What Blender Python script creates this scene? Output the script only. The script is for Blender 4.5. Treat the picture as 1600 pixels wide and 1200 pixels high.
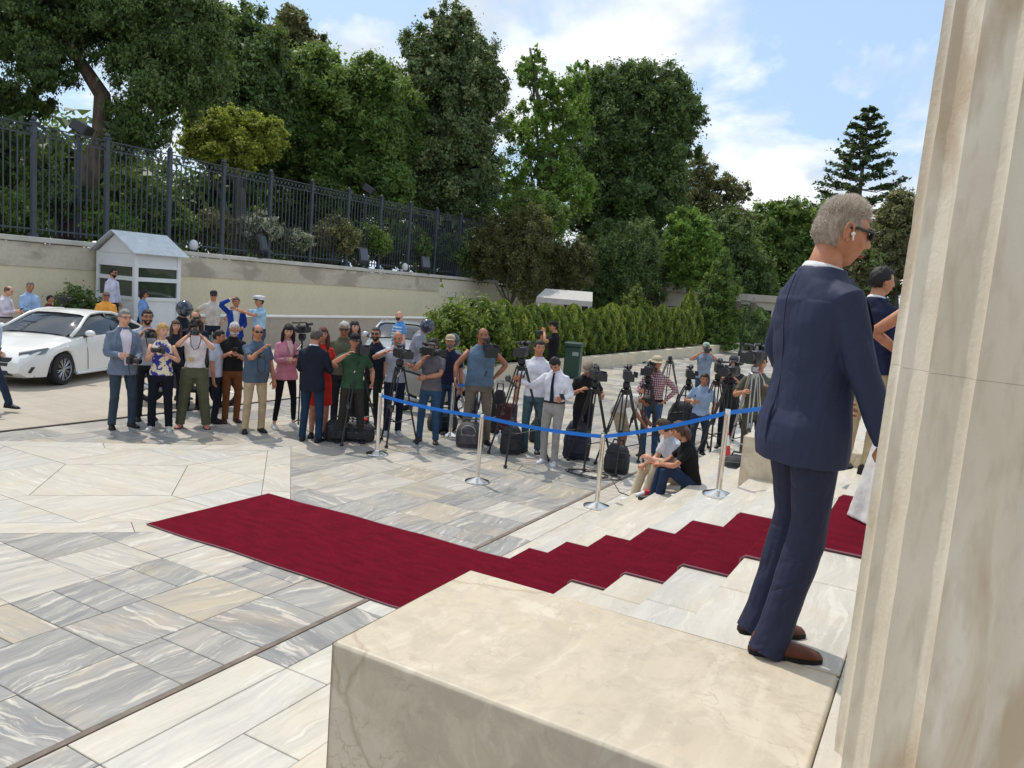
import bpy, math, random
import numpy as np
from mathutils import Vector, Matrix
for o in list(bpy.data.objects): bpy.data.objects.remove(o, do_unlink=True)
SC = bpy.context.scene
COL = SC.collection
rad = math.radians
# ---------------------------------------------------------------- camera
# X = away from the plaza into the portico, Y = along the facade, Z = up; plaza at z = 0
CH = 2.65; FPX = 1217.3
YAW, PIT, ROL = rad(-28.853), rad(6.941), rad(-4.505)
def _basis():
    cy, sy, cp, sp = math.cos(YAW), math.sin(YAW), math.cos(PIT), math.sin(PIT)
    f = np.array([sy*cp, cy*cp, -sp]); r = np.array([cy, -sy, 0.]); d = np.cross(f, r)
    c, s = math.cos(ROL), math.sin(ROL)
    return c*r+s*d, -s*r+c*d, f
CR, CD, CF = _basis()
cam = bpy.data.cameras.new('camera'); camo = bpy.data.objects.new('camera', cam); COL.objects.link(camo)
mw = Matrix.Identity(4)
for i in range(3):
    mw[i][0] = CR[i]; mw[i][1] = -CD[i]; mw[i][2] = -CF[i]
mw[2][3] = CH
camo.matrix_world = mw
cam.sensor_width = 36; cam.lens = FPX/1600*36; cam.clip_end = 2000; cam.clip_start = .05
SC.camera = camo
SC.render.resolution_x, SC.render.resolution_y = 1024, 768
# ---------------------------------------------------------------- world and sun
SUN_EL, SUN_AZ = rad(60), math.atan2(.47, -.883)          # direction towards the sun (math angle in XY)
sdir = Vector((math.cos(SUN_AZ)*math.cos(SUN_EL), math.sin(SUN_AZ)*math.cos(SUN_EL), math.sin(SUN_EL)))
W = bpy.data.worlds.new('World'); SC.world = W; W.use_nodes = True
def N(nt, t, **kw):
    n = nt.nodes.new(t)
    for k, v in kw.items():
        if k[0] == '_': n.inputs[int(k[1:])].default_value = v
        else: setattr(n, k, v)
    return n
def L(nt, a, b): nt.links.new(a, b)
def mth(nt, op, a, b=None, c=None, clamp=False):
    n = nt.nodes.new('ShaderNodeMath'); n.operation = op; n.use_clamp = clamp
    for i, x in enumerate((a, b, c)):
        if x is None: continue
        if isinstance(x, (int, float)): n.inputs[i].default_value = x
        else: nt.links.new(x, n.inputs[i])
    return n.outputs[0]
def mixc(nt, f, a, b, bt='MIX'):
    n = nt.nodes.new('ShaderNodeMix'); n.data_type = 'RGBA'; n.blend_type = bt
    for i, x in ((0, f), (6, a), (7, b)):
        if isinstance(x, (int, float)): n.inputs[i].default_value = x
        elif isinstance(x, (tuple, list)): n.inputs[i].default_value = (*x[:3], 1)
        else: nt.links.new(x, n.inputs[i])
    return n.outputs[2]
def ramp(nt, f, stops, interp='LINEAR'):
    n = nt.nodes.new('ShaderNodeValToRGB'); cr = n.color_ramp; cr.interpolation = interp
    while len(cr.elements) < len(stops): cr.elements.new(.5)
    for e, (p, c) in zip(cr.elements, stops):
        e.position = p; e.color = (*c, 1) if isinstance(c, (tuple, list)) else (c, c, c, 1)
    nt.links.new(f, n.inputs[0]); return n.outputs[0]
nt = W.node_tree; bg = nt.nodes['Background']
sky = N(nt, 'ShaderNodeTexSky', sky_type='NISHITA', sun_disc=False, sun_elevation=SUN_EL,
        sun_rotation=math.atan2(sdir.x, sdir.y), altitude=100, air_density=1.0, dust_density=1.6, ozone_density=1.0)
tc = N(nt, 'ShaderNodeTexCoord'); sx = N(nt, 'ShaderNodeSeparateXYZ'); L(nt, tc.outputs['Generated'], sx.inputs[0])
zc = mth(nt, 'ADD', mth(nt, 'MAXIMUM', sx.outputs[2], 0.0), .42)
cv = N(nt, 'ShaderNodeCombineXYZ'); L(nt, mth(nt, 'DIVIDE', sx.outputs[0], zc), cv.inputs[0]); L(nt, mth(nt, 'DIVIDE', sx.outputs[1], zc), cv.inputs[1])
cv.inputs[2].default_value = 1.7
cn = N(nt, 'ShaderNodeTexNoise'); cn.inputs['Scale'].default_value = 2.3; cn.inputs['Detail'].default_value = 9; cn.inputs['Roughness'].default_value = .56; cn.inputs['Distortion'].default_value = .25
L(nt, cv.outputs[0], cn.inputs['Vector'])
cm = ramp(nt, cn.outputs[0], [(.45, 0.0), (.505, .6), (.56, 1.0)])
cn2 = N(nt, 'ShaderNodeTexNoise'); cn2.inputs['Scale'].default_value = 5.5; cn2.inputs['Detail'].default_value = 6
L(nt, cv.outputs[0], cn2.inputs['Vector'])
ccol = ramp(nt, cn2.outputs[0], [(.38, (6.3, 6.9, 7.6)), (.58, (10.6, 10.6, 10.6))])
skyc = mixc(nt, .6, sky.outputs[0], (5.3, 7.4, 10.2))
L(nt, mixc(nt, mth(nt, 'MULTIPLY', cm, .9), skyc, ccol), bg.inputs[0])
bg.inputs[1].default_value = .118
sl = bpy.data.lights.new('sun', 'SUN'); sl.energy = 3.0; sl.angle = rad(.53); sl.color = (1, .95, .87)
so = bpy.data.objects.new('sun', sl); COL.objects.link(so)
so.rotation_euler = sdir.to_track_quat('Z', 'Y').to_euler(); so.location = (-20, 10, 40)
vs = SC.view_settings; vs.view_transform = 'Standard'; vs.look = 'None'; vs.gamma = 1; vs.exposure = 0.03
SC.render.engine = 'CYCLES'
# ---------------------------------------------------------------- helpers
rng = np.random.default_rng(7); random.seed(5)
def ray(u, v): return CR*((u-800)/FPX)+CD*((v-600)/FPX)+CF
CAMP = np.array([0, 0, CH])
def gz(u, v, z=0.):                       # photo pixel -> point on the horizontal plane z
    d = ray(u, v); return CAMP+d*((z-CH)/d[2])
def gX(u, v, X): d = ray(u, v); return CAMP+d*(X/d[0])
def gY(u, v, Y): d = ray(u, v); return CAMP+d*(Y/d[1])
def at(u, v, dep): return CAMP+ray(u, v)*dep
def proj(p):
    q = np.asarray(p, float)-CAMP; z = q@CF
    return 800+FPX*(q@CR)/z, 600+FPX*(q@CD)/z, z
class MB:
    def __init__(s): s.v = []; s.f = []; s.m = []; s.n = 0
    def add(s, V, F, mi=0):
        V = np.asarray(V, float).reshape(-1, 3); n = s.n
        s.v.append(V); s.f += [tuple(i+n for i in f) for f in F]; s.m += [mi]*len(F); s.n += len(V); return s
    def box(s, c, sz, R=None, mi=0, ch=0):
        h = np.array(sz, float)/2; c = np.array(c, float)
        if ch:
            V = []; idx = {}
            for sx in (-1, 1):
                for sy in (-1, 1):
                    for sz_ in (-1, 1):
                        for ax in range(3):
                            p = np.array([sx, sy, sz_])*(h-ch); p[ax] = (sx, sy, sz_)[ax]*h[ax]
                            idx[(sx, sy, sz_, ax)] = len(V); V.append(p)
            F = []
            for ax in range(3):
                o = [i for i in range(3) if i != ax]
                for sg in (-1, 1):
                    q = []
                    for a, b in ((-1, -1), (1, -1), (1, 1), (-1, 1)):
                        k = [0, 0, 0]; k[ax] = sg; k[o[0]] = a; k[o[1]] = b; q.append(idx[(*k, ax)])
                    F.append(tuple(q if (sg > 0) ^ (ax == 1) else q[::-1]))
            for ax in range(3):
                o = [i for i in range(3) if i != ax]
                for a in (-1, 1):
                    for b in (-1, 1):
                        k = [0, 0, 0]; k[o[0]] = a; k[o[1]] = b
                        k[ax] = -1; k0 = tuple(k); k[ax] = 1; k1 = tuple(k)
                        F.append((idx[(*k0, o[0])], idx[(*k1, o[0])], idx[(*k1, o[1])], idx[(*k0, o[1])]))
            for sx in (-1, 1):
                for sy in (-1, 1):
                    for sz_ in (-1, 1): F.append(tuple(idx[(sx, sy, sz_, a)] for a in range(3)))
            V = np.array(V)
        else:
            V = np.array([[x, y, z] for z in (-1, 1) for x, y in ((-1, -1), (1, -1), (1, 1), (-1, 1))])*h
            F = [(3, 2, 1, 0), (4, 5, 6, 7), (0, 1, 5, 4), (1, 2, 6, 5), (2, 3, 7, 6), (3, 0, 4, 7)]
        if R is not None: V = V@np.array(R).T
        return s.add(V+c, F, mi)
    def loft(s, rings, caps=True, closed=True, mi=0):
        k = len(rings); n = len(rings[0]); V = np.concatenate([np.asarray(r, float) for r in rings]); F = []
        m = n if closed else n-1
        for i in range(k-1):
            for j in range(m):
                a = i*n+j; b = i*n+(j+1) % n
                F.append((a, b, b+n, a+n))
        if caps: F.append(tuple(range(n))[::-1]); F.append(tuple(range((k-1)*n, k*n)))
        return s.add(V, F, mi)
    def tube(s, P, r, n=8, caps=True, mi=0, ell=None, up=None):
        P = np.asarray(P, float); k = len(P); r = np.broadcast_to(np.asarray(r, float), (k,)) if np.ndim(r) < 2 else np.asarray(r)
        T = np.gradient(P, axis=0); T /= np.linalg.norm(T, axis=1)[:, None]+1e-9
        a = np.array(up if up is not None else ((0, 0, 1) if abs(T[0][2]) < .9 else (0, 1, 0)), float)
        rings = []; ang = np.arange(n)*2*np.pi/n
        for i in range(k):
            x = np.cross(a, T[i]); x /= np.linalg.norm(x)+1e-9; y = np.cross(T[i], x); a = y
            rx, ry = (r[i], r[i]) if np.ndim(r[i]) == 0 else r[i]
            if ell: ry = ry*ell
            rings.append(P[i]+np.outer(np.cos(ang)*rx, x)+np.outer(np.sin(ang)*ry, y))
        return s.loft(rings, caps, mi=mi)
    def lathe(s, prof, n=16, c=(0, 0, 0), mi=0, R=None, caps=True):
        ang = np.arange(n)*2*np.pi/n; rings = []
        for r, z in prof:
            p = np.stack([np.cos(ang)*r, np.sin(ang)*r, np.full(n, z)], 1)
            if R is not None: p = p@np.array(R).T
            rings.append(p+np.array(c))
        return s.loft(rings, caps, mi=mi)
    def ball(s, c, r, n=10, m=7, mi=0, R=None):
        r = np.broadcast_to(np.asarray(r, float), (3,)); rings = []; ang = np.arange(n)*2*np.pi/n
        for i in range(m+1):
            t = -math.pi/2+math.pi*(i+.02 if i == 0 else (i-.02 if i == m else i))/m
            p = np.stack([np.cos(ang)*math.cos(t), np.sin(ang)*math.cos(t), np.full(n, math.sin(t))], 1)*r
            if R is not None: p = p@np.array(R).T
            rings.append(p+np.array(c))
        return s.loft(rings, True, mi=mi)
    def prism(s, poly, z0, z1, mi=0):
        n = len(poly); V = [(x, y, z0) for x, y in poly]+[(x, y, z1) for x, y in poly]
        F = [tuple(range(n))[::-1], tuple(range(n, 2*n))]+[(i, (i+1) % n, (i+1) % n+n, i+n) for i in range(n)]
        return s.add(V, F, mi)
    def grid(s, G, mi=0):
        k, n = G.shape[:2]; F = [(i*n+j, i*n+j+1, (i+1)*n+j+1, (i+1)*n+j) for i in range(k-1) for j in range(n-1)]
        return s.add(G.reshape(-1, 3), F, mi)
    def mesh(s, name, mats, smooth=False):
        me = bpy.data.meshes.new(name)
        me.from_pydata(np.concatenate(s.v).tolist(), [], s.f)
        for m in (mats if isinstance(mats, (list, tuple)) else [mats]): me.materials.append(m)
        if len(me.materials) > 1: me.polygons.foreach_set('material_index', s.m)
        if smooth:
            me.polygons.foreach_set('use_smooth', [True]*len(me.polygons))
            if smooth != 1: me.set_sharp_from_angle(angle=rad(smooth))
        me.update(); return me
def obm(name, me, parent=None, loc=(0, 0, 0), rotz=0, rot=None, scale=None):
    o = bpy.data.objects.new(name, me); COL.objects.link(o); o.location = loc
    o.rotation_euler = rot if rot is not None else (0, 0, rotz)
    if scale is not None: o.scale = scale
    if parent: o.parent = parent
    return o
def ob(name, mb, mats, parent=None, smooth=False, **kw): return obm(name, mb.mesh(name, mats, smooth), parent, **kw)
def tag(o, label, cat, group=None):
    o['label'] = label; o['category'] = cat
    if group: o['group'] = group
    return o
def thing(name, label, cat, loc=(0, 0, 0), rotz=0, group=None):
    o = bpy.data.objects.new(name, None); COL.objects.link(o); o.location = loc; o.rotation_euler = (0, 0, rotz); o.empty_display_size = .2
    return tag(o, label, cat, group)
def struct(o): o['kind'] = 'structure'; return o
def stuff(o): o['kind'] = 'stuff'; return o
def dup(root, label, loc, rotz=0, group=None):
    r = root.copy(); COL.objects.link(r); r.location = loc; r.rotation_euler = (0, 0, rotz); r['label'] = label
    if group: r['group'] = group
    for ch in list(root.children):
        c = ch.copy(); COL.objects.link(c); c.parent = r
        for g in list(ch.children):
            d = g.copy(); COL.objects.link(d); d.parent = c
    return r
def rotm(ax, a):
    c, s = math.cos(a), math.sin(a)
    return np.array({'x': [[1, 0, 0], [0, c, -s], [0, s, c]], 'y': [[c, 0, s], [0, 1, 0], [-s, 0, c]], 'z': [[c, -s, 0], [s, c, 0], [0, 0, 1]]}[ax])
# ---------------------------------------------------------------- materials
_mc = {}
def newmat(name):
    m = bpy.data.materials.new(name); m.use_nodes = True; nt = m.node_tree
    return m, nt, nt.nodes['Principled BSDF']
def pm(name, col, col2=None, scale=6, rough=.6, metal=0, bump=0, bscale=60, spec=.5, det=4, dist=.01, stretch=None, lo=.35, hi=.65):
    if name in _mc: return _mc[name]
    m, nt, b = newmat(name); _mc[name] = m
    b.inputs['Base Color'].default_value = (*col, 1); b.inputs['Roughness'].default_value = rough; b.inputs['Metallic'].default_value = metal
    b.inputs['Specular IOR Level'].default_value = spec
    tc = N(nt, 'ShaderNodeTexCoord'); vec = tc.outputs['Object']
    if stretch:
        mp = N(nt, 'ShaderNodeMapping'); mp.inputs['Scale'].default_value = stretch; L(nt, vec, mp.inputs[0]); vec = mp.outputs[0]
    if col2:
        n = N(nt, 'ShaderNodeTexNoise'); n.inputs['Scale'].default_value = scale; n.inputs['Detail'].default_value = det; L(nt, vec, n.inputs['Vector'])
        L(nt, ramp(nt, n.outputs[0], [(lo, col), (hi, col2)]), b.inputs['Base Color'])
    if bump:
        n = N(nt, 'ShaderNodeTexNoise'); n.inputs['Scale'].default_value = bscale; n.inputs['Detail'].default_value = 5; L(nt, vec, n.inputs['Vector'])
        bp = N(nt, 'ShaderNodeBump'); bp.inputs['Strength'].default_value = bump; bp.inputs['Distance'].default_value = dist
        L(nt, n.outputs[0], bp.inputs['Height']); L(nt, bp.outputs[0], b.inputs['Normal'])
    return m
def cloth(col, rough=.85, k=.72, fold=.5):
    key = 'cloth_%02x%02x%02x' % tuple(int(max(0, min(1, c))**.4545*255) for c in col)
    if key in _mc: return _mc[key]
    m = pm(key, col, tuple(c*k for c in col), scale=7, rough=rough, bump=fold, bscale=16, spec=.25, dist=.012)
    return m
def suitmat(name, col, st, dist=.02, strength=.55):
    m, nt, b = newmat(name); tcn = N(nt, 'ShaderNodeTexCoord'); p = tcn.outputs['Object']
    def nz(sc, d, stv, di=0.):
        mp = N(nt, 'ShaderNodeMapping'); mp.inputs['Scale'].default_value = stv; L(nt, p, mp.inputs[0]); n = N(nt, 'ShaderNodeTexNoise'); n.inputs['Scale'].default_value = sc; n.inputs['Detail'].default_value = d; n.inputs['Distortion'].default_value = di; L(nt, mp.outputs[0], n.inputs['Vector']); return n.outputs[0]
    rg = mth(nt, 'ABSOLUTE', mth(nt, 'SUBTRACT', nz(1., 2, st, 1.3), .5)); rg2 = mth(nt, 'ABSOLUTE', mth(nt, 'SUBTRACT', nz(2.3, 2, (st[0], st[2], st[1]), 1.0), .5))
    h = mth(nt, 'ADD', mth(nt, 'MULTIPLY', mth(nt, 'POWER', rg, .7), 1.0), mth(nt, 'MULTIPLY', rg2, .35)); wv = nz(420, 2, (1, 1, 1))
    L(nt, mixc(nt, mth(nt, 'MULTIPLY', ramp(nt, wv, [(.3, 0.), (.7, 1.)]), .5), col, tuple(c*1.2 for c in col)), b.inputs['Base Color']); b.inputs['Roughness'].default_value = .72; b.inputs['Specular IOR Level'].default_value = .3
    bp = N(nt, 'ShaderNodeBump'); bp.inputs['Strength'].default_value = strength; bp.inputs['Distance'].default_value = dist; L(nt, h, bp.inputs['Height'])
    b2 = N(nt, 'ShaderNodeBump'); b2.inputs['Strength'].default_value = .25; b2.inputs['Distance'].default_value = .001; L(nt, wv, b2.inputs['Height']); L(nt, bp.outputs[0], b2.inputs['Normal']); L(nt, b2.outputs[0], b.inputs['Normal'])
    return m
def S(*c):                                # sRGB 0-255 -> linear
    return tuple((x/255/12.92 if x/255 <= .04045 else ((x/255+.055)/1.055)**2.4) for x in c)
def marble(name, pal, streak=.7, along='rand', tan=.25, rough=.34, sc=1.0, world=True, veins=0):
    m, nt, b = newmat(name)
    oi = N(nt, 'ShaderNodeObjectInfo'); gi = N(nt, 'ShaderNodeNewGeometry')
    r = mth(nt, 'FRACT', mth(nt, 'ADD', oi.outputs['Random'], gi.outputs['Random Per Island'])); r2 = mth(nt, 'FRACT', mth(nt, 'MULTIPLY', r, 7.31)); r3 = mth(nt, 'FRACT', mth(nt, 'MULTIPLY', r, 23.7))
    g = N(nt, 'ShaderNodeNewGeometry') if world else N(nt, 'ShaderNodeTexCoord')
    p = g.outputs['Position'] if world else g.outputs['Object']
    wn = N(nt, 'ShaderNodeTexNoise'); wn.inputs['Scale'].default_value = 1.7; wn.inputs['Detail'].default_value = 4; L(nt, p, wn.inputs['Vector'])
    wv = N(nt, 'ShaderNodeVectorMath', operation='MULTIPLY_ADD'); L(nt, wn.outputs[1], wv.inputs[0]); wv.inputs[1].default_value = (.26, .26, .26); L(nt, p, wv.inputs[2])
    vr = N(nt, 'ShaderNodeVectorRotate', rotation_type='Z_AXIS'); L(nt, wv.outputs[0], vr.inputs['Vector']); L(nt, mth(nt, 'MULTIPLY', mth(nt, 'SUBTRACT', mth(nt, 'FRACT', mth(nt, 'MULTIPLY', r, 57.3)), .5), .55 if along == 'rand' else .12), vr.inputs['Angle'])
    def st(v):
        mp = N(nt, 'ShaderNodeMapping'); mp.inputs['Scale'].default_value = v; L(nt, vr.outputs[0], mp.inputs[0]); return mp.outputs[0]
    a, c = st((9.5*sc, .8*sc, 4*sc)), st((.8*sc, 9.5*sc, 4*sc))
    if along == 'rand': vec = mixc(nt, mth(nt, 'GREATER_THAN', r2, .66), a, c)
    else: vec = {'y': a, 'x': c, 'z': st((5*sc, 5*sc, .7*sc))}[along]
    def noise(v, s, d, w, dist=0, rg=.55):
        n = N(nt, 'ShaderNodeTexNoise', noise_dimensions='4D'); n.inputs['Scale'].default_value = s; n.inputs['Detail'].default_value = d; n.inputs['Distortion'].default_value = dist; n.inputs['Roughness'].default_value = rg
        L(nt, v, n.inputs['Vector'])
        L(nt, mth(nt, 'MULTIPLY', r, w), n.inputs['W']); return n.outputs[0]
    s1 = noise(vec, .85, 9, 41, .7, .70); s2 = noise(p, 1.6, 6, 17, .6, .6); s3 = noise(vec, 1.7, 8, 77, .9, .68)
    base = ramp(nt, r3, [(i/len(pal), x[0]) for i, x in enumerate(pal)], 'CONSTANT')
    dark = ramp(nt, r3, [(i/len(pal), x[1]) for i, x in enumerate(pal)], 'CONSTANT')
    light = ramp(nt, r3, [(i/len(pal), x[2]) for i, x in enumerate(pal)], 'CONSTANT')
    col = mixc(nt, mth(nt, 'MULTIPLY', ramp(nt, s1, [(.42, 0.), (.60, 1.)]), streak), base, dark)
    col = mixc(nt, mth(nt, 'MULTIPLY', ramp(nt, s3, [(.54, 0.), (.62, 1.)]), streak), col, light)
    col = mixc(nt, mth(nt, 'MULTIPLY', ramp(nt, s2, [(.5, 0.), (.72, 1.)]), tan), col, (.56, .41, .23))
    if veins:
        mo = noise(p, 4.5, 12, 5, 1.2, .72); col = mixc(nt, mth(nt, 'MULTIPLY', ramp(nt, mo, [(.47, 0.), (.58, 1.)]), .62), col, (.46, .395, .295))
        mo2 = noise(p, 2.2, 10, 9, .8, .68); col = mixc(nt, mth(nt, 'MULTIPLY', ramp(nt, mo2, [(.52, 0.), (.60, 1.)]), .6), col, light)
        mo3 = noise(p, 7, 10, 13, .6, .7); col = mixc(nt, mth(nt, 'MULTIPLY', ramp(nt, mo3, [(.62, 0.), (.68, 1.)]), .5), col, (.46, .34, .21))
        vs_ = N(nt, 'ShaderNodeTexVoronoi', feature='DISTANCE_TO_EDGE'); vs_.inputs['Scale'].default_value = 2.6
        nw = N(nt, 'ShaderNodeTexNoise'); nw.inputs['Scale'].default_value = 3.5; nw.inputs['Detail'].default_value = 8; L(nt, p, nw.inputs['Vector']); L(nt, mixc(nt, .45, p, nw.outputs[1]), vs_.inputs['Vector'])
        col = mixc(nt, mth(nt, 'MULTIPLY', mth(nt, 'MULTIPLY', ramp(nt, vs_.outputs[0], [(.0, 1.), (.008, 0.)]), ramp(nt, mo2, [(.42, 0.), (.55, 1.)])), .55), col, (.36, .27, .17))
        vn = N(nt, 'ShaderNodeTexVoronoi', feature='DISTANCE_TO_EDGE'); vn.inputs['Scale'].default_value = .8
        nv = N(nt, 'ShaderNodeTexNoise'); nv.inputs['Scale'].default_value = 2.5; nv.inputs['Detail'].default_value = 6; L(nt, p, nv.inputs['Vector'])
        L(nt, mixc(nt, .30, p, nv.outputs[1]), vn.inputs['Vector'])
        col = mixc(nt, mth(nt, 'MULTIPLY', ramp(nt, vn.outputs[0], [(.0, 1.), (.009, 0.)]), veins), col, (.36, .25, .15))
    dn = N(nt, 'ShaderNodeTexNoise'); dn.inputs['Scale'].default_value = .55; dn.inputs['Detail'].default_value = 9; dn.inputs['Roughness'].default_value = .62; L(nt, p, dn.inputs['Vector'])
    dn2 = N(nt, 'ShaderNodeTexNoise'); dn2.inputs['Scale'].default_value = 11; dn2.inputs['Detail'].default_value = 8; dn2.inputs['Roughness'].default_value = .7; L(nt, p, dn2.inputs['Vector'])
    col = mixc(nt, mth(nt, 'MULTIPLY', ramp(nt, dn.outputs[0], [(.46, 0.), (.66, 1.)]), .22), col, (.27, .235, .19))
    col = mixc(nt, mth(nt, 'MULTIPLY', ramp(nt, dn2.outputs[0], [(.60, 0.), (.70, 1.)]), .28), col, (.24, .205, .165))
    L(nt, col, b.inputs['Base Color']); L(nt, ramp(nt, dn.outputs[0], [(.35, rough*.8), (.65, rough*1.5)]), b.inputs['Roughness'])
    b.inputs['Specular IOR Level'].default_value = .4
    bp = N(nt, 'ShaderNodeBump'); bp.inputs['Strength'].default_value = .12; bp.inputs['Distance'].default_value = .01
    L(nt, noise(p, 22, 6, 3), bp.inputs['Height']); L(nt, bp.outputs[0], b.inputs['Normal'])
    return m
GREY = ((.33, .315, .285), (.195, .195, .19), (.58, .53, .45))
GREY2 = ((.375, .35, .31), (.235, .23, .22), (.60, .545, .46))
CREAM = ((.53, .48, .40), (.37, .35, .315), (.66, .60, .51))
TAN = ((.45, .385, .285), (.30, .285, .255), (.62, .55, .44))
M_PLAZA = marble('plaza_marble', [GREY, GREY2, TAN, GREY2, GREY, TAN, GREY2, CREAM, GREY2, GREY, CREAM], .95, 'rand', .36, sc=.95)
M_ROS = marble('rosette_marble', [((.58, .535, .455), (.45, .425, .375), (.66, .615, .535)), ((.59, .54, .45), (.49, .45, .38), (.67, .62, .53)), ((.555, .525, .465), (.44, .43, .395), (.65, .61, .54))], 1.0, 'rand', .36, sc=1.1)
M_STEP = marble('step_marble', [((.60, .55, .46), (.48, .445, .375), (.67, .62, .53)), ((.61, .555, .45), (.51, .46, .37), (.68, .62, .515)), ((.58, .54, .465), (.46, .44, .39), (.66, .61, .53))], .85, 'y', .32, sc=1.1)
M_BLOCK = marble('block_marble', [((.61, .52, .385), (.45, .385, .28), (.70, .62, .485))], .45, 'y', .36, sc=.8, veins=.6)
M_GROUT = pm('grout', (.20, .175, .14), (.15, .13, .105), rough=.9)
M_CARPET = pm('carpet_red', (.208, .0072, .024), (.150, .0052, .0165), scale=4.2, rough=.95, bump=1.0, bscale=260, spec=.06, det=12, lo=.33, hi=.67, stretch=(1, 3.2, 1))
M_BIND = pm('carpet_binding', (.20, .09, .10), rough=.9)
M_STEEL = pm('polished_steel', (.72, .69, .64), rough=.16, metal=1)
M_BLACKM = pm('black_metal', (.012, .012, .013), rough=.42, spec=.5)
M_BLACKP = pm('black_plastic', (.016, .016, .017), (.024, .024, .025), scale=40, rough=.5)
M_DKGREY = pm('dark_grey_plastic', (.045, .045, .048), rough=.5)
M_SILVERM = pm('silver_metal', (.45, .45, .46), rough=.35, metal=.9)
M_GLASSD = pm('dark_glass', (.02, .025, .03), rough=.06, spec=.8)
M_LENS = pm('lens_glass', (.01, .012, .02), rough=.05, spec=.9)
M_BLUE = pm('blue_webbing', S(8, 112, 205), rough=.6)
M_WHITE = pm('white_paint', (.78, .78, .76), rough=.5)
M_RED = pm('red_plastic', (.55, .03, .035), rough=.5)
M_BAG = pm('black_nylon', (.014, .014, .016), (.03, .03, .033), scale=14, rough=.8, bump=.6, bscale=25)
M_RUB = pm('rubber', (.018, .018, .018), rough=.85, bump=.3, bscale=80)
# ================================================================ the setting
# ---- ground sheets
M_GROUND = pm('dusty_ground', (.22, .19, .14), (.15, .13, .09), scale=.4, rough=.95, bump=.3, bscale=6)
struct(ob('ground', MB().box((-20, 60, -.28), (900, 900, .4)), M_GROUND))
plaza = struct(ob('plaza', MB().box((-5.2, 24, -.052), (13.4, 76, .08)), M_GROUT))
CX, CY, G = -8.53, 5.77, .655
def clip_out(poly, sx, sy, hd):            # keep the part of poly with sx*(x-CX)+sy*(y-CY) >= hd
    f = lambda p: sx*(p[0]-CX)+sy*(p[1]-CY)-hd
    out = []
    for a, b in zip(poly, poly[1:]+poly[:1]):
        fa, fb = f(a), f(b)
        if fa >= 0: out.append(a)
        if (fa >= 0) != (fb >= 0):
            t = fa/(fa-fb); out.append((a[0]+t*(b[0]-a[0]), a[1]+t*(b[1]-a[1])))
    return out
def inset(poly, d):                        # move every edge of a convex polygon inwards by d
    P = np.array(poly, float); n = len(P); ar = sum(P[i][0]*P[(i+1) % n][1]-P[(i+1) % n][0]*P[i][1] for i in range(n))
    if ar < 0: P = P[::-1]
    E = [(P[(i+1) % n]-P[i])/max(1e-9, np.linalg.norm(P[(i+1) % n]-P[i])) for i in range(n)]; out = []
    for i in range(n):
        e0, e1 = E[i-1], E[i]; n0, n1 = np.array([-e0[1], e0[0]]), np.array([-e1[1], e1[0]]); q = n0+n1; out.append(tuple(P[i]+q*d/max(.35, 1+n0@n1)))
    return out
def slabmesh(name, lx, ly, lz, mat, ch=.004):
    return MB().box((0, 0, 0), (lx, ly, lz), ch=ch).mesh(name, mat)
sq = slabmesh('paving_slab', G-.006, G-.006, .05, M_PLAZA)
hx = slabmesh('paving_slab', G/2-.006, G-.006, .05, M_PLAZA); hy = slabmesh('paving_slab', G-.006, G/2-.006, .05, M_PLAZA)
cells = []
for j in range(-9, 66):
    for i in range(-5, 7):
        x, y = CX+G*(i+.5), CY+G*(j+.5)
        d = abs(x-CX)+abs(y-CY)
        if d+G < 2.88: continue
        if x < -11.0 and y > 17.2: continue
        kind = 0
        if d-G < 2.88: kind = 3
        else:
            q = rng.random(); kind = 1 if q < .10 else (2 if q < .24 else 0)
        u, v, dep = proj((x, y, 0)); vis = dep > 1 and -60 < u < 1660 and v < 1260
        cells.append((dep if vis else 999+abs(y), kind, x, y))
cells.sort(); far = MB(); ns = 0
for dep, kind, x, y in cells:
    dz = rng.uniform(-.0015, .0015); near = ns < 286 and dep < 900
    if kind == 3:
        sx, sy = (1 if x > CX else -1), (1 if y > CY else -1)
        poly = clip_out([(x-G/2, y-G/2), (x+G/2, y-G/2), (x+G/2, y+G/2), (x-G/2, y+G/2)], sx, sy, 2.88)
        if len(poly) < 3: continue
        pl = inset(poly, .003)
        if near: ob('paving_slab', MB().prism([(a-x, b-y) for a, b in pl], -.025, .025), M_PLAZA, plaza, loc=(x, y, dz-.025)); ns += 1
        else: far.prism(pl, -.05, dz)
        continue
    parts = [(x, y, sq, G, G)] if kind == 0 else ([(x-G/4, y, hx, G/2, G), (x+G/4, y, hx, G/2, G)] if kind == 1 else [(x, y-G/4, hy, G, G/2), (x, y+G/4, hy, G, G/2)])
    for a, b, me, lx, ly in parts:
        if near: obm('paving_slab', me, plaza, loc=(a, b, dz-.025)); ns += 1
        else: far.box((a, b, dz-.025), (lx-.006, ly-.006, .05))
stuff(ob('far_paving', far, M_PLAZA, plaza))
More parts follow.
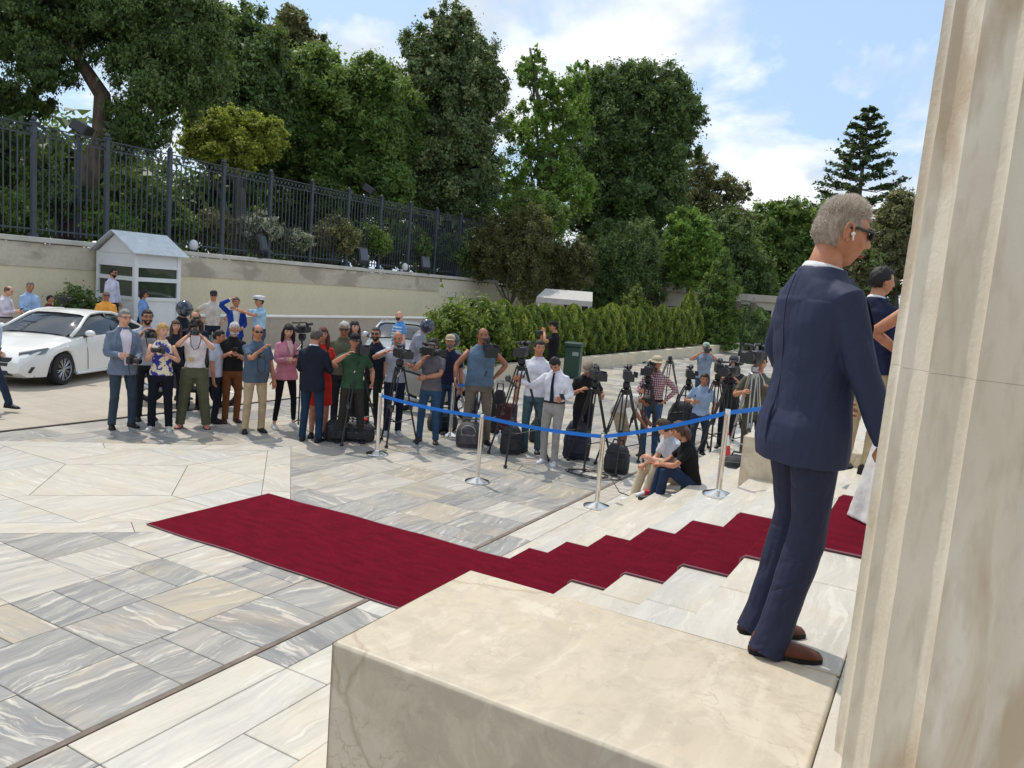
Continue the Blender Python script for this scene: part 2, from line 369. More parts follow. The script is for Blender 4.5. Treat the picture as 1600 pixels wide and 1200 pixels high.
# rosette: nested squares of pale marble
def piece(poly): ob('rosette_piece', MB().prism(inset([(CX+a, CY+b) for a, b in poly], .0045), -.05, rng.uniform(-.001, .001)), M_ROS, plaza)
h0, h1, h2, h3 = 1.02, 1.205, 2.41, 2.88
piece([(h0, 0), (0, h0), (-h0, 0), (0, -h0)])
for sx, sy in ((1, 1), (-1, 1), (-1, -1), (1, -1)):
    piece([(sx*h0, 0), (sx*h1, 0), (sx*h1, sy*h1), (0, sy*h1), (0, sy*h0)][::sx*sy])
    for a, b in ((0, .36), (.36, .72), (.72, 1)):
        p = lambda h, t: (sx*h*(1-t), sy*h*t)
        piece([p(h2, a), p(h3, a), p(h3, b), p(h2, b)][::sx*sy])
for a, b in ((1, 0), (-1, 0), (0, 1), (0, -1)):
    t = lambda x, y: (x*a-y*b, x*b+y*a)
    piece([t(h1, -h1), t(h2, 0), t(h1, 0)]); piece([t(h1, 0), t(h2, 0), t(h1, h1)])
# drain channels
M_DRAIN = pm('drain_rust', (.22, .175, .14), (.14, .11, .085), scale=9, rough=.9, bump=.5, bscale=40)
ob('drain_channel', MB().box((-3.918, 21, -.020), (.042, 60, .05)), M_DRAIN, plaza)
ob('drain_channel', MB().box((-11.87, 8, -.016), (.06, 40, .05)), pm('drain_dark', (.06, .045, .04), rough=.9), plaza)
# strip between the drain and the first riser
y = -6.
k = 0
while y < 26:
    l = rng.uniform(1.0, 1.9); m = y+l/2
    ob('border_slab', MB().box((0, 0, 0), (.29, l-.006, .05), ch=.004), M_PLAZA if rng.random() < .75 else M_STEP, plaza, loc=(-3.747, m, -.025))
    l2 = rng.uniform(1.2, 2.1)
    ob('border_slab', MB().box((0, 0, 0), (.36, l-.006, .05), ch=.004), M_STEP, plaza, loc=(-3.416, m+.0, -.0252))
    y += l
for r_, x0 in enumerate((-3.234, -2.80, -2.36, -1.92, -1.48)):
    y = -3.+r_*.37
    while y < 4.0:
        l = min(rng.uniform(1.0, 1.9), 4.04-y); ob('border_slab', MB().box((0, 0, 0), (.434, l-.006, .05), ch=.004), M_STEP, plaza, loc=(x0+.22, y+l/2, -.0254)); y += l
# road: beige paving beyond the dark drain
M_ROAD = marble('road_stone', [((.42, .365, .29), (.36, .31, .25), (.47, .41, .335)), ((.395, .345, .275), (.34, .295, .24), (.45, .395, .32))], .5, 'rand', .12, rough=.6)
road = struct(ob('road', MB().box((-17.2, 24, -.052), (10.6, 76, .08)), M_GROUT))
rm = MB()
for i in range(12):
    x = -12.3-i*.86; o = rng.uniform(0, .4)
    for j in range(-6, 90):
        yy = j*.43+o; rm.box((x+.0, yy, -.02), (.856, .427, .04))
stuff(ob('road_paving', rm, M_ROAD, road))
# ---- steps
RIS = .154; NOS = [-3.29, -2.90, -2.51, -2.12, -1.73, -1.34, -.95]
B1 = (2.234, 3.249); B2 = (8.80, 9.82)
steps = struct(ob('steps', MB().prism([(-3.25, 4.1), (-2.4, 4.1), (-2.4, 20), (-3.25, 20)], -.3, .05), M_GROUT))
for k in range(6):
    x0, x1 = NOS[k], NOS[k+1]; z1 = RIS*(k+1)
    segs = [(4.05, 20)] if k < 3 else ([(B1[1]+.003, 20)] if k == 3 else [(B1[1]+.003, B2[0]-.003), (B2[1]+.003, 20)])
    for a, b in segs:
        y = a
        while y < b-.02:
            l = min(rng.uniform(.95, 2.0), b-y)
            if b-y-l < .4: l = b-y
            ob('step_slab', MB().box((0, 0, 0), (x1-x0+.03, l-.005, RIS+.05), ch=.006), M_STEP, steps, loc=((x0+x1)/2+.015, y+l/2, z1-(RIS+.05)/2+rng.uniform(-.001, .001)))
            y += l
# ---- cheek blocks
def cheek(label, x0, y0, y1, chip):
    w = bpy.data.objects.new('stair_block', None); COL.objects.link(w); w.location = (x0, (y0+y1)/2, 0); tag(w, label, 'stone block')
    me = MB().box(((-.206-x0)/2, 0, .591), (-.206-x0, y1-y0, 1.282), ch=.012)
    o = ob('marble_block', me, M_BLOCK, w)
    bv = o.modifiers.new('b', 'BEVEL'); bv.width = .006; bv.segments = 2
    return w
cheek('large cream marble block ending the stairs, beside the fluted column', -1.945, B1[0], B1[1], 1)
cheek('cream marble block across the stairs, behind the man in the navy suit', -1.85, B2[0], B2[1], 0)
# ---- portico floor
ZL = RIS*8
floor_ = struct(ob('portico_floor', MB().box((3.5, 8, .57), (7.3, 28, 1.24)), M_GROUT))
def fl(x0, x1, y0, y1, z, mat=M_STEP, n='floor_slab'):
    ob(n, MB().box((0, 0, 0), (x1-x0-.005, y1-y0-.005, .06), ch=.004), mat, floor_, loc=((x0+x1)/2, (y0+y1)/2, z-.03+rng.uniform(-.0008, .0008)))
for a, b in ((B1[1], B2[0]), (B2[1], 16.)):
    y = a+.003
    while y < b-.02:
        l = min(rng.uniform(1.0, 1.7), b-y)
        if b-y-l < .4: l = b-y
        ob('step_slab', MB().box((0, 0, 0), (.41, l-.005, RIS+.05), ch=.006), M_STEP, floor_, loc=(-.95+.205, y+l/2, RIS*7-(RIS+.05)/2))
        ob('step_slab', MB().box((0, 0, 0), (.365, l-.005, RIS+.05), ch=.006), M_STEP, floor_, loc=(-.57+.1825, y+l/2, ZL-(RIS+.05)/2)); y += l
for ix, (x0, x1) in enumerate(((-.203, .9), (.9, 2.0), (2.0, 3.1))):
    y = -4.+.149-.2*ix
    while y < 15: l = 1.42; fl(x0, x1, y, y+l, ZL); y += l
# ---- fluted column
FLD = .125
def column(label, cx, cy, zb, R0, h, ph):
    w = bpy.data.objects.new('fluted_column', None); COL.objects.link(w); w.location = (cx, cy, zb); tag(w, label, 'column')
    m, nt, b = newmat('column_marble')
    tcn = N(nt, 'ShaderNodeTexCoord'); p = tcn.outputs['Object']
    def nz(s, d, st=(1, 1, 1), dist=0):
        mp = N(nt, 'ShaderNodeMapping'); mp.inputs['Scale'].default_value = st; L(nt, p, mp.inputs[0])
        n = N(nt, 'ShaderNodeTexNoise'); n.inputs['Scale'].default_value = s; n.inputs['Detail'].default_value = d; n.inputs['Distortion'].default_value = dist; L(nt, mp.outputs[0], n.inputs['Vector']); return n.outputs[0]
    c = ramp(nt, nz(2.0, 7, (1, 1, .45), .6), [(.3, (.58, .50, .375)), (.52, (.67, .60, .475)), (.7, (.75, .69, .575))])
    c = mixc(nt, mth(nt, 'MULTIPLY', ramp(nt, nz(1.5, 6, (1.8, 1.8, .5), 1.0), [(.47, 0.), (.56, 1.)]), .72), c, (.42, .295, .17))
    c = mixc(nt, mth(nt, 'MULTIPLY', ramp(nt, nz(1.1, 4, (1.5, 1.5, .5), .3), [(.54, 0.), (.63, 1.)]), .75), c, (.63, .61, .545))
    c = mixc(nt, mth(nt, 'MULTIPLY', ramp(nt, nz(30, 6, (1, 1, .3)), [(.5, 0.), (.7, 1.)]), .4), c, (.46, .37, .265))
    L(nt, c, b.inputs['Base Color']); b.inputs['Roughness'].default_value = .7
    bp = N(nt, 'ShaderNodeBump'); bp.inputs['Strength'].default_value = .25; bp.inputs['Distance'].default_value = .008
    L(nt, nz(60, 9), bp.inputs['Height']); L(nt, bp.outputs[0], b.inputs['Normal'])
    nf, ns = 20, 10; n = nf*ns
    zs = [0, 1.28, 2.75, 4.3, h]
    for k in range(4):
        mb = MB(); rings = []
        Z = np.linspace(zs[k]+(.0004 if k else 0), zs[k+1]-.0004, 26)
        for q, z in enumerate(Z):
            t = np.arange(n)/ns; fr = t % 1
            R = R0*(1-.17*(z/h)**1.25)
            a = ph+t*2*np.pi/nf
            r = R-FLD*R*np.sqrt(np.maximum(0, fr*(1-fr)))
            edge = (np.minimum(fr, 1-fr) < .04)
            r = r-edge*np.abs(np.sin(z*37+np.floor(t+.5)*5.1)*np.sin(z*11.3+np.floor(t+.5)*2.7))**9*.003
            if q in (0, len(Z)-1): r = r-.0008
            rings.append(np.stack([np.cos(a)*r, np.sin(a)*r, np.full(n, z)], 1))
        mb.loft(rings, True); o = ob('drum', mb, m, w, smooth=35)
    cap = MB(); Rt = R0*.83
    cap.lathe([(Rt*.97, h), (Rt*1.02, h+.08), (Rt*1.28, h+.24), (Rt*1.30, h+.27)], 48); cap.box((0, 0, h+.36), (Rt*2.7, Rt*2.7, .18)); ob('capital', cap, m, w)
    return w, m
COLP = (.312, 2.700); PH = math.atan2(-.118, -.993)-rad(74)
colw, M_COLM = column('tall fluted cream marble column with brown stains at the stair head', COLP[0], COLP[1], 1.232, .470, 6.2, PH)
def repair(aidx, z0, z1, a0, a1, dr):      # thin stone strip following the flute surface
    G_ = np.zeros((8, 4, 3)); 
    for i, z in enumerate(np.linspace(z0, z1, 8)):
        for j, t in enumerate(np.linspace(a0, a1, 4)):
            fr = t % 1; R = .47*(1-.17*(z/6.2)**1.25); r = R-FLD*.47*math.sqrt(max(0, fr*(1-fr)))+dr; a = PH+(aidx+t)*2*np.pi/20
            G_[i, j] = (math.cos(a)*r, math.sin(a)*r, z)
    ob('stone_repair', MB().grid(G_), pm('repair_stone', (.86, .85, .82), rough=.55), colw, smooth=1)
repair(0, .62, 1.16, .70, 1.0, .006)
repair(1, .62, 1.12, .0, .10, .006)
# ---- retaining wall with stained band
WX = -22.5
def stucco(name, c1, c2, c3, amt):
    m, nt, b = newmat(name); g = N(nt, 'ShaderNodeNewGeometry')
    def nz(s, d, st=(1, 1, 1), dist=0):
        mp = N(nt, 'ShaderNodeMapping'); mp.inputs['Scale'].default_value = st; L(nt, g.outputs['Position'], mp.inputs[0])
        n = N(nt, 'ShaderNodeTexNoise'); n.inputs['Scale'].default_value = s; n.inputs['Detail'].default_value = d; n.inputs['Distortion'].default_value = dist; L(nt, mp.outputs[0], n.inputs['Vector']); return n.outputs[0]
    c = ramp(nt, nz(.5, 5), [(.35, c1), (.65, c2)])
    c = mixc(nt, mth(nt, 'MULTIPLY', ramp(nt, nz(.75, 8, (1, .6, 1.2), .8), [(.5, 0.), (.58, 1.)]), amt), c, c3)
    c = mixc(nt, mth(nt, 'MULTIPLY', ramp(nt, nz(9, 6), [(.45, 0.), (.75, 1.)]), .25), c, c3)
    L(nt, c, b.inputs['Base Color']); b.inputs['Roughness'].default_value = .9
    bp = N(nt, 'ShaderNodeBump'); bp.inputs['Strength'].default_value = .35; bp.inputs['Distance'].default_value = .02; L(nt, nz(14, 7), bp.inputs['Height']); L(nt, bp.outputs[0], b.inputs['Normal'])
    return m
M_CREAM = stucco('cream_plaster', (.76, .665, .46), (.72, .625, .425), (.52, .44, .30), .10)
M_STAIN = stucco('stained_plaster', (.62, .55, .42), (.52, .45, .335), (.30, .255, .20), .65)
M_PALE = pm('pale_coping', (.60, .57, .50), (.48, .45, .39), scale=2, rough=.85, bump=.3, bscale=20)
wl = thing('retaining_wall', 'long cream plaster retaining wall with grey stained band under the iron fence', 'wall', (WX, 20, 0))
ob('plaster_face', MB().box((-.3, 0, 1.25), (.6, 60, 2.9)), M_CREAM, wl)
ob('stained_band', MB().box((-.28, -8.6, 2.55), (.62, 42.2, .66)), M_STAIN, wl)
ob('coping', MB().box((-.27, 0, 2.975), (.74, 60, .15), ch=.02), M_PALE, wl)
ob('pale_panel', MB().box((-.285, 15.5, 2.42), (.624, 5.6, .88)), pm('pale_plaster', (.70, .63, .49), (.66, .59, .455), rough=.9), wl)
terr = struct(ob('garden_terrain', MB().box((-70, 30, 1.35), (94.4, 150, 3.0)), pm('garden_soil', (.06, .05, .03), (.035, .04, .02), scale=1, rough=1)))
# ---- iron fence
M_IRON = pm('fence_iron', (.055, .065, .078), (.04, .048, .06), scale=5, rough=.5)
fx = WX-.28; Y0, DY = 12.78, 2.17
fn = thing('iron_fence', 'tall dark grey iron railing fence standing on the cream wall', 'fence', (fx, Y0, 3.05))
fz = 3.12
post = MB().box((0, 0, fz/2), (.13, .13, fz), ch=.01).box((0, 0, .05), (.18, .18, .12)).box((0, 0, fz+.02), (.17, .17, .05)).lathe([(.05, fz+.04), (.085, fz+.09), (.06, fz+.15), (.012, fz+.2)], 8).mesh('fence_post', M_IRON)
bar = MB().box((0, 0, 1.45), (.03, .03, 2.72)).mesh('fence_bar', M_IRON)
fr = MB(); nb = 11; gap = (DY-.13)/nb
for z in (2.80, 3.06): fr.box((0, DY/2, z), (.035, DY-.13, .035))
for i in range(nb):
    yc = .065+gap*(i+.5)
    for a in (-1, 1): fr.tube([(0, yc-gap/2, 2.93-.11*a), (0, yc+gap/2, 2.93+.11*a)], .010, 4)
    fr.lathe([(.045, -.01), (.045, .01)], 8, (0, yc, 2.93), R=rotm('y', math.pi/2))
frm = fr.mesh('frieze', M_IRON)
rail = MB().box((0, DY/2, .22), (.035, DY-.13, .045)).mesh('rail', M_IRON)
for k in range(-2, 12):
    obm('fence_post', post, fn, loc=(0, k*DY, 0)); obm('frieze', frm, fn, loc=(0, k*DY, 0)); obm('rail', rail, fn, loc=(0, k*DY, 0))
    for i in range(1, nb): obm('fence_bar', bar, fn, loc=(0, k*DY+.065+gap*i, 0))
# ---- guard booth
M_BWH = pm('booth_white', (.74, .75, .74), (.69, .70, .69), scale=3, rough=.45)
M_BROOF = pm('booth_roof', (.62, .65, .67), (.52, .55, .57), scale=5, rough=.5)
M_PANE = pm('booth_glass', (.035, .05, .035), rough=.04, spec=.9)
bt = thing('guard_booth', 'white guard booth with gabled roof and dark windows against the cream wall', 'booth', (-20.5, 14.35, 0))
BW, BD, BH = 1.52, 1.80, 2.82
pl = MB().box((-BD/2, BW/2-.1, .25), (BD+.1, BW+1.9, .5)); ob('plinth', pl, M_PALE, bt)
ob('wall_panel', MB().box((-BD/2, BW/2, 1.0), (BD-.06, BW-.06, 1.0)), M_BWH, bt)
ob('wall_panel', MB().box((-BD/2, BW/2, 2.62), (BD-.06, BW-.06, .36)), M_BWH, bt)
for x in (-.05, -BD+.05):
    for yy in (.05, BW-.05): ob('corner_post', MB().box((x, yy, BH/2), (.12, .12, BH), ch=.008), M_BWH, bt)
for z, hh in ((1.52, .10), (2.085, .12), (2.46, .08)):
    ob('cross_rail', MB().box((-.03, BW/2, z), (.07, BW-.2, hh)), M_BWH, bt); ob('cross_rail', MB().box((-BD/2, .03, z), (BD-.2, .07, hh)), M_BWH, bt)
for z0, z1 in ((1.57, 2.025), (2.145, 2.42)):
    ob('window_pane', MB().box((-.055, BW/2, (z0+z1)/2), (.012, BW-.2, z1-z0)), M_PANE, bt)
    ob('window_pane', MB().box((-BD/2, .055, (z0+z1)/2), (BD-.2, .012, z1-z0)), M_PANE, bt)
    ob('window_pane', MB().box((-BD/2, BW-.055, (z0+z1)/2), (BD-.2, .012, z1-z0)), M_PANE, bt)
for yy in (.01, BW-.05):
    g = MB()
    V = [(-.02, yy, BH-.02), (-BD+.02, yy, BH-.02), (-BD/2, yy, 3.36)]; V2 = [(a, b+.04, c) for a, b, c in V]
    g.add(V+V2, [(0, 1, 2), (5, 4, 3), (0, 3, 4, 1), (1, 4, 5, 2), (2, 5, 3, 0)]); ob('gable', g, M_BWH, bt)
for sgn in (0, 1):
    p0 = (.16, 2.80) if not sgn else (-BD-.16, 2.80); p1 = (-BD/2, 3.42)
    d = np.array([p1[0]-p0[0], p1[1]-p0[1]]); nn = np.array([-d[1], d[0]])/np.hypot(*d)*.03
    if nn[1] < 0: nn = -nn
    q = [p0, p1, (p1[0]+nn[0], p1[1]+nn[1]), (p0[0]+nn[0], p0[1]+nn[1])]
    V = [(x, -.16, z) for x, z in q]+[(x, BW+.16, z) for x, z in q]
    ob('roof_panel', MB().add(V, [(0, 1, 2, 3), (7, 6, 5, 4), (0, 4, 5, 1), (1, 5, 6, 2), (2, 6, 7, 3), (3, 7, 4, 0)]), M_BROOF, bt)
# ---- marble parapet and ramp behind it
pw = thing('marble_parapet', 'low marble parapet with white coping in front of the cream wall', 'parapet', (-20.35, 16.3, 0))
yy = .0
while yy < 15:
    ob('marble_panel', MB().box((0, yy+.74, .52), (.18, 1.474, 1.04), ch=.004), M_ROAD, pw); yy += 1.48
ob('coping', MB().box((0, 7.5, 1.075), (.26, 15.1, .07), ch=.01), M_WHITE, pw)
struct(ob('ramp', MB().box((-21.5, 24, .35), (2.1, 16, .95)), M_ROAD))
# ---- planter kerb of the hedge
M_KERB = marble('kerb_stone', [((.68, .585, .42), (.52, .44, .31), (.74, .66, .51)), ((.65, .565, .41), (.50, .43, .31), (.71, .64, .50))], .6, 'y', .25, rough=.6)
kb = thing('planter_kerb', 'low cream stone kerb running along the foot of the clipped hedge', 'kerb', (-11.1, 18.3, 0))
yy = 0
while yy < 33:
    ob('kerb_stone', MB().box((-.15, yy+.8, .21), (.3, 1.594, .46), ch=.012), M_KERB, kb); yy += 1.6
for i in range(2): ob('kerb_stone', MB().box((-1.0-1.2*i, -.0, .21), (1.19, .3, .46), ch=.012), M_KERB, kb)
ob('soil', MB().box((-1.6, 16.6, .18), (2.7, 32.6, .42)), pm('soil', (.10, .07, .045), (.06, .045, .03), scale=8, rough=1, bump=.6, bscale=20), kb)
# ---- pavilion, awning and low railing beyond the hedge
M_PAV = pm('pavilion_plaster', (.60, .55, .43), (.55, .50, .385), scale=1, rough=.9)
pv = thing('pavilion', 'low cream flat-roofed building beyond the end of the hedge', 'building', (-17.2, 57, 0))
ob('wall', MB().box((-3.2, 4, 1.7), (9.6, 6, 3.4)), M_PAV, pv); ob('roof_parapet', MB().box((-3.2, 4, 3.75), (10, 6.4, .7)), M_PAV, pv)
ob('wall', MB().box((5.2, 6, 1.6), (7, 6, 3.2)), M_PAV, pv); ob('roof_parapet', MB().box((5.2, 6, 3.4), (7.2, 6.3, .5)), M_PAV, pv)
ac = ob('roof_unit', MB().box((-3.6, 3, 4.45), (1.6, 1.0, .7)), pm('ac_grey', (.25, .26, .27), rough=.6), pv); ob('fan_cover', MB().box((-2.5, 2.8, 4.35), (.8, .6, .5)), M_WHITE, pv)
for x in (2.6, 3.9, 5.2, 6.5): ob('window', MB().box((x, 2.98, 1.6), (.7, .06, 1.9)), M_GLASSD, pv)
ob('door_canopy', MB().box((3.2, 2.6, 2.8), (1.6, .8, .12)), M_BLACKM, pv)
aw = thing('white_awning', 'long white sloping awning half hidden behind the hedge', 'awning', at(892, 470, 40)*np.array([1, 1, 0]))
V = [(-1.0, -1, 2.80), (1.6, -1, 2.80), (2.2, -2.3, 2.35), (-.8, -2.3, 2.35), (-1.0, -1, 2.75), (1.6, -1, 2.75), (2.2, -2.3, 2.1), (-.8, -2.3, 2.1)]
ob('canopy', MB().add(V, [(0, 3, 2, 1), (4, 5, 6, 7), (3, 7, 6, 2), (0, 4, 7, 3), (1, 2, 6, 5), (0, 1, 5, 4)]), pm('awning_cloth', (.50, .48, .44), (.43, .41, .375), rough=.9), aw)
for x in (-.7, 2.0): ob('pole', MB().tube([(x, -2.2, 0), (x, -2.2, 2.2)], .04), M_WHITE, aw)
lf = thing('low_railing', 'low black iron railing beyond the hedge in front of the cream building', 'railing', (-20, 53.5, 0))
for k in range(5):
    ob('post', MB().box((k*1.9, 0, 1.25), (.1, .1, 2.5)).ball((k*1.9, 0, 2.55), .09, 6, 4), M_BLACKM, lf)
    ob('rail', MB().box((k*1.9+.95, 0, 2.3), (1.8, .04, .05)).box((k*1.9+.95, 0, .5), (1.8, .04, .05)), M_BLACKM, lf)
    for i in range(1, 10): ob('bar', MB().box((k*1.9+i*.19, 0, 1.4), (.025, .025, 1.8)), M_BLACKM, lf)
# ---- wall lamps and floodlights
def globe(label, p):
    t = thing('bulkhead_lamp', label, 'lamp', p, group='lamps on the retaining wall')
    ob('globe', MB().ball((0, 0, .22), (.15, .15, .19), 12, 8), pm('frosted_glass', (.62, .63, .63), rough=.35), t, 1); ob('base', MB().lathe([(.09, 0), (.09, .06), (.05, .1)], 10), M_DKGREY, t)
globe('pale globe lamp on the wall coping just beside the guard booth', (WX+.0, 17.9, 3.05)); globe('pale globe lamp on the wall coping above the hedge end', (WX+.0, 29.6, 3.05))
fl0 = thing('floodlight', 'dark rectangular floodlight on the wall coping in front of pale oleander', 'floodlight', (WX-.02, 20.9, 3.05), rad(20), 'floodlights along the iron fence')
ob('housing', MB().box((0, 0, .55), (.16, .52, .62), rotm('y', -.25), ch=.03), M_DKGREY, fl0); ob('glass', MB().box((.09, 0, .57), (.02, .42, .5), rotm('y', -.25)), pm('flood_glass', (.10, .11, .12), rough=.15), fl0)
ob('bracket', MB().box((0, .29, .3), (.05, .03, .6)).box((0, -.29, .3), (.05, .03, .6)).box((0, 0, .02), (.2, .6, .04)), M_BLACKM, fl0)
for i, (yy, lb) in enumerate(((26.6, 'third post span right of the yellow-green bush'), (31.2, 'near the end of the stained wall band'), (36.5, 'beside the ivy covered wall'))):
    dup(fl0, 'dark rectangular floodlight on the wall coping, '+lb, (WX-.02, yy, 3.05), rad(-10-8*i), 'floodlights along the iron fence')
for lb, u, v, dep in (('dark garden floodlight on a post rising over the fence beside the big trunk', 123, 200, 25.5), ('dark garden floodlight on a post rising over the fence among dark trees', 573, 296, 38)):
    p = at(u, v, dep); t = thing('garden_spotlight', lb, 'floodlight', (p[0], p[1], 2.85), rad(30)); h = p[2]-2.85
    ob('pole', MB().tube([(0, 0, 0), (0, 0, h)], .06), M_IRON, t); ob('housing', MB().box((.1, 0, h), (.55, .55, .35), rotm('y', .5), ch=.04), M_DKGREY, t)
# ---- lantern post at the hedge end
p = gz(1156, 556); lp = thing('lamp_post', 'black lamp post with twin lanterns at the far end of the hedge', 'lamp post', p); lp.scale = (.72, .72, .80)
ob('pole', MB().lathe([(.16, 0), (.16, .25), (.09, .35), (.07, 1.2), (.05, 3.3)], 10), M_BLACKM, lp)
ob('arm', MB().tube([(-.55, 0, 3.1), (-.3, 0, 3.35), (0, 0, 3.2), (.3, 0, 3.35), (.55, 0, 3.1)], .035, 6), M_BLACKM, lp)
for x in (-.55, .55): ob('lantern', MB().lathe([(.06, 3.1), (.16, 3.2), (.24, 3.65), (.26, 3.68), (.05, 3.9), (.02, 4.0)], 6, (x, 0, 0)), pm('lantern_glass', (.10, .09, .07), rough=.3), lp)
# ================================================================ vegetation
def leafmat(name, c1, c2, c3=None, trans=.35, rough=.55):
    m = bpy.data.materials.new(name); m.use_nodes = True; nt = m.node_tree; b = nt.nodes['Principled BSDF']; out = nt.nodes['Material Output']
    at_ = N(nt, 'ShaderNodeAttribute', attribute_name='lv')
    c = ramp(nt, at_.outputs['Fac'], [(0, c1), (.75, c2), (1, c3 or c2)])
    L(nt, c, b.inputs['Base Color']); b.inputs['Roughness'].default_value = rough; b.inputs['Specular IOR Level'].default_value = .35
    tr = N(nt, 'ShaderNodeBsdfTranslucent'); L(nt, mixc(nt, .5, c, (.20, .26, .03)), tr.inputs[0])
    mx = N(nt, 'ShaderNodeMixShader'); mx.inputs[0].default_value = trans
    L(nt, b.outputs[0], mx.inputs[1]); L(nt, tr.outputs[0], mx.inputs[2]); L(nt, mx.outputs[0], out.inputs[0])
    return m
LM = dict(
    dark=leafmat('leaf_dark', (0.073, 0.125, 0.043), (0.144, 0.222, 0.065), (0.222, 0.314, 0.106)),
    ivy=leafmat('leaf_ivy', (0.083, 0.130, 0.048), (0.182, 0.236, 0.087), (0.390, 0.425, 0.186), .25, .42),
    mid=leafmat('leaf_mid', (0.094, 0.169, 0.043), (0.200, 0.314, 0.067), (0.307, 0.412, 0.105), .45),
    lime=leafmat('leaf_lime', (.23, .28, .04), (.48, .51, .08), (.60, .60, .13), .5),
    bright=leafmat('leaf_bright', (0.115, 0.214, 0.041), (0.254, 0.408, 0.076), (0.380, 0.524, 0.113), .5),
    olive=leafmat('leaf_olive', (0.131, 0.131, 0.055), (0.241, 0.231, 0.099), (0.329, 0.282, 0.137)),
    brown=leafmat('leaf_brown', (.085, .075, .032), (.165, .17, .06), (.24, .22, .09)),
    thuja=leafmat('leaf_thuja', (0.060, 0.103, 0.020), (0.200, 0.275, 0.037), (0.451, 0.483, 0.083), .35),
    pale=leafmat('leaf_pale', (0.144, 0.180, 0.108), (0.420, 0.432, 0.312), (0.600, 0.600, 0.504), .3),
    norf=leafmat('leaf_norfolk', (0.044, 0.078, 0.031), (0.078, 0.124, 0.047), (0.132, 0.186, 0.070), .2))
M_BARK = pm('bark', (.17, .115, .075), (.08, .055, .038), scale=5, rough=.95, bump=.9, bscale=14, stretch=(1, 1, .25), dist=.04)
M_BARKG = pm('bark_grey', (.16, .145, .12), (.09, .08, .065), scale=5, rough=.95, bump=.8, bscale=14, stretch=(1, 1, .25), dist=.04)
def leaves(C, Nrm, size, droop=0., aspect=.62, jit=.8, tri=False):
    n = len(C); d = Nrm+rng.normal(0, jit, (n, 3)); d /= np.linalg.norm(d, axis=1)[:, None]
    t = rng.normal(0, 1, (n, 3)); t[:, 2] -= droop*3
    u = t-(t*d).sum(1)[:, None]*d; u /= np.linalg.norm(u, axis=1)[:, None]; w = np.cross(d, u)
    s = (size*np.exp(rng.normal(0, .36, n)))[:, None]
    u *= s; w *= s*aspect
    if tri:
        V = np.empty((n, 3, 3), np.float32); V[:, 0] = C+u*1.1; V[:, 1] = C-u*.6+w; V[:, 2] = C-u*.6-w; return V.reshape(-1, 3)
    V = np.empty((n, 4, 3)); V[:, 0] = C-u; V[:, 1] = C+w*.9-u*.1+d*s*.12; V[:, 2] = C+u; V[:, 3] = C-w*.9-u*.1+d*s*.12
    return V.reshape(-1, 3)
def leafobj(name, V, mat, parent=None, lv=None, nv=4):
    n = len(V)//nv; me = bpy.data.meshes.new(name)
    me.vertices.add(len(V)); me.vertices.foreach_set('co', V.ravel().astype(np.float32))
    me.loops.add(n*nv); me.loops.foreach_set('vertex_index', np.arange(n*nv, dtype=np.int32))
    me.polygons.add(n); me.polygons.foreach_set('loop_start', np.arange(0, n*nv, nv, dtype=np.int32)); me.polygons.foreach_set('loop_total', np.full(n, nv, dtype=np.int32))
    at_ = me.attributes.new('lv', 'FLOAT', 'FACE'); at_.data.foreach_set('value', (lv if lv is not None else rng.random(n)).astype(np.float32))
    me.materials.append(mat); me.update()
    return obm(name, me, parent)
def blob_leaves(blobs, n, size, droop=0., sub=26, core=.12, clump=.30, jit=.8):
    # blobs: (centre, radii); leaves sit on sub-clumps spread through the outer half of each blob
    Vs = []; lv = []
    vol = np.array([np.prod(b[1])**(2/3) for b in blobs]); vol /= vol.sum()
    for (c, r), f in zip(blobs, vol):
        c, r = np.array(c), np.array(r); k = max(6, int(sub*1.7)); m = int(n*f)
        d = rng.normal(0, 1, (k, 3)); d /= np.linalg.norm(d, axis=1)[:, None]
        sc = d*rng.uniform(.5, 1.08, (k, 1))**.6; sr = rng.uniform(.5, 1.35, k)*clump*.82; tone = rng.normal(0, .2, k)
        i = rng.integers(0, k, m); e = rng.normal(0, 1, (m, 3)); e /= np.linalg.norm(e, axis=1)[:, None]
        q = e*(np.abs(rng.normal(0, .62, (m, 1)))+.12)*sr[i][:, None]
        P = c+(sc[i]+q)*r; Nn = e*.45+d[i]*.5+np.array([0, 0, .35])
        Vs.append(leaves(P, Nn, size, droop, jit=jit, tri=True)); lv.append(np.clip(rng.normal(.45, .2, m)+tone[i], 0, 1))
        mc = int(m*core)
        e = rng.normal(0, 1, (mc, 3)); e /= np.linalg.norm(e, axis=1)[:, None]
        Vs.append(leaves(c+e*rng.uniform(.1, .55, (mc, 1))*r, e, size*3.2, jit=.5, tri=True)); lv.append(np.full(mc, .12))  # larger inner leaves added to block light in the blob, tone fixed dark
    return np.concatenate(Vs), np.concatenate(lv)
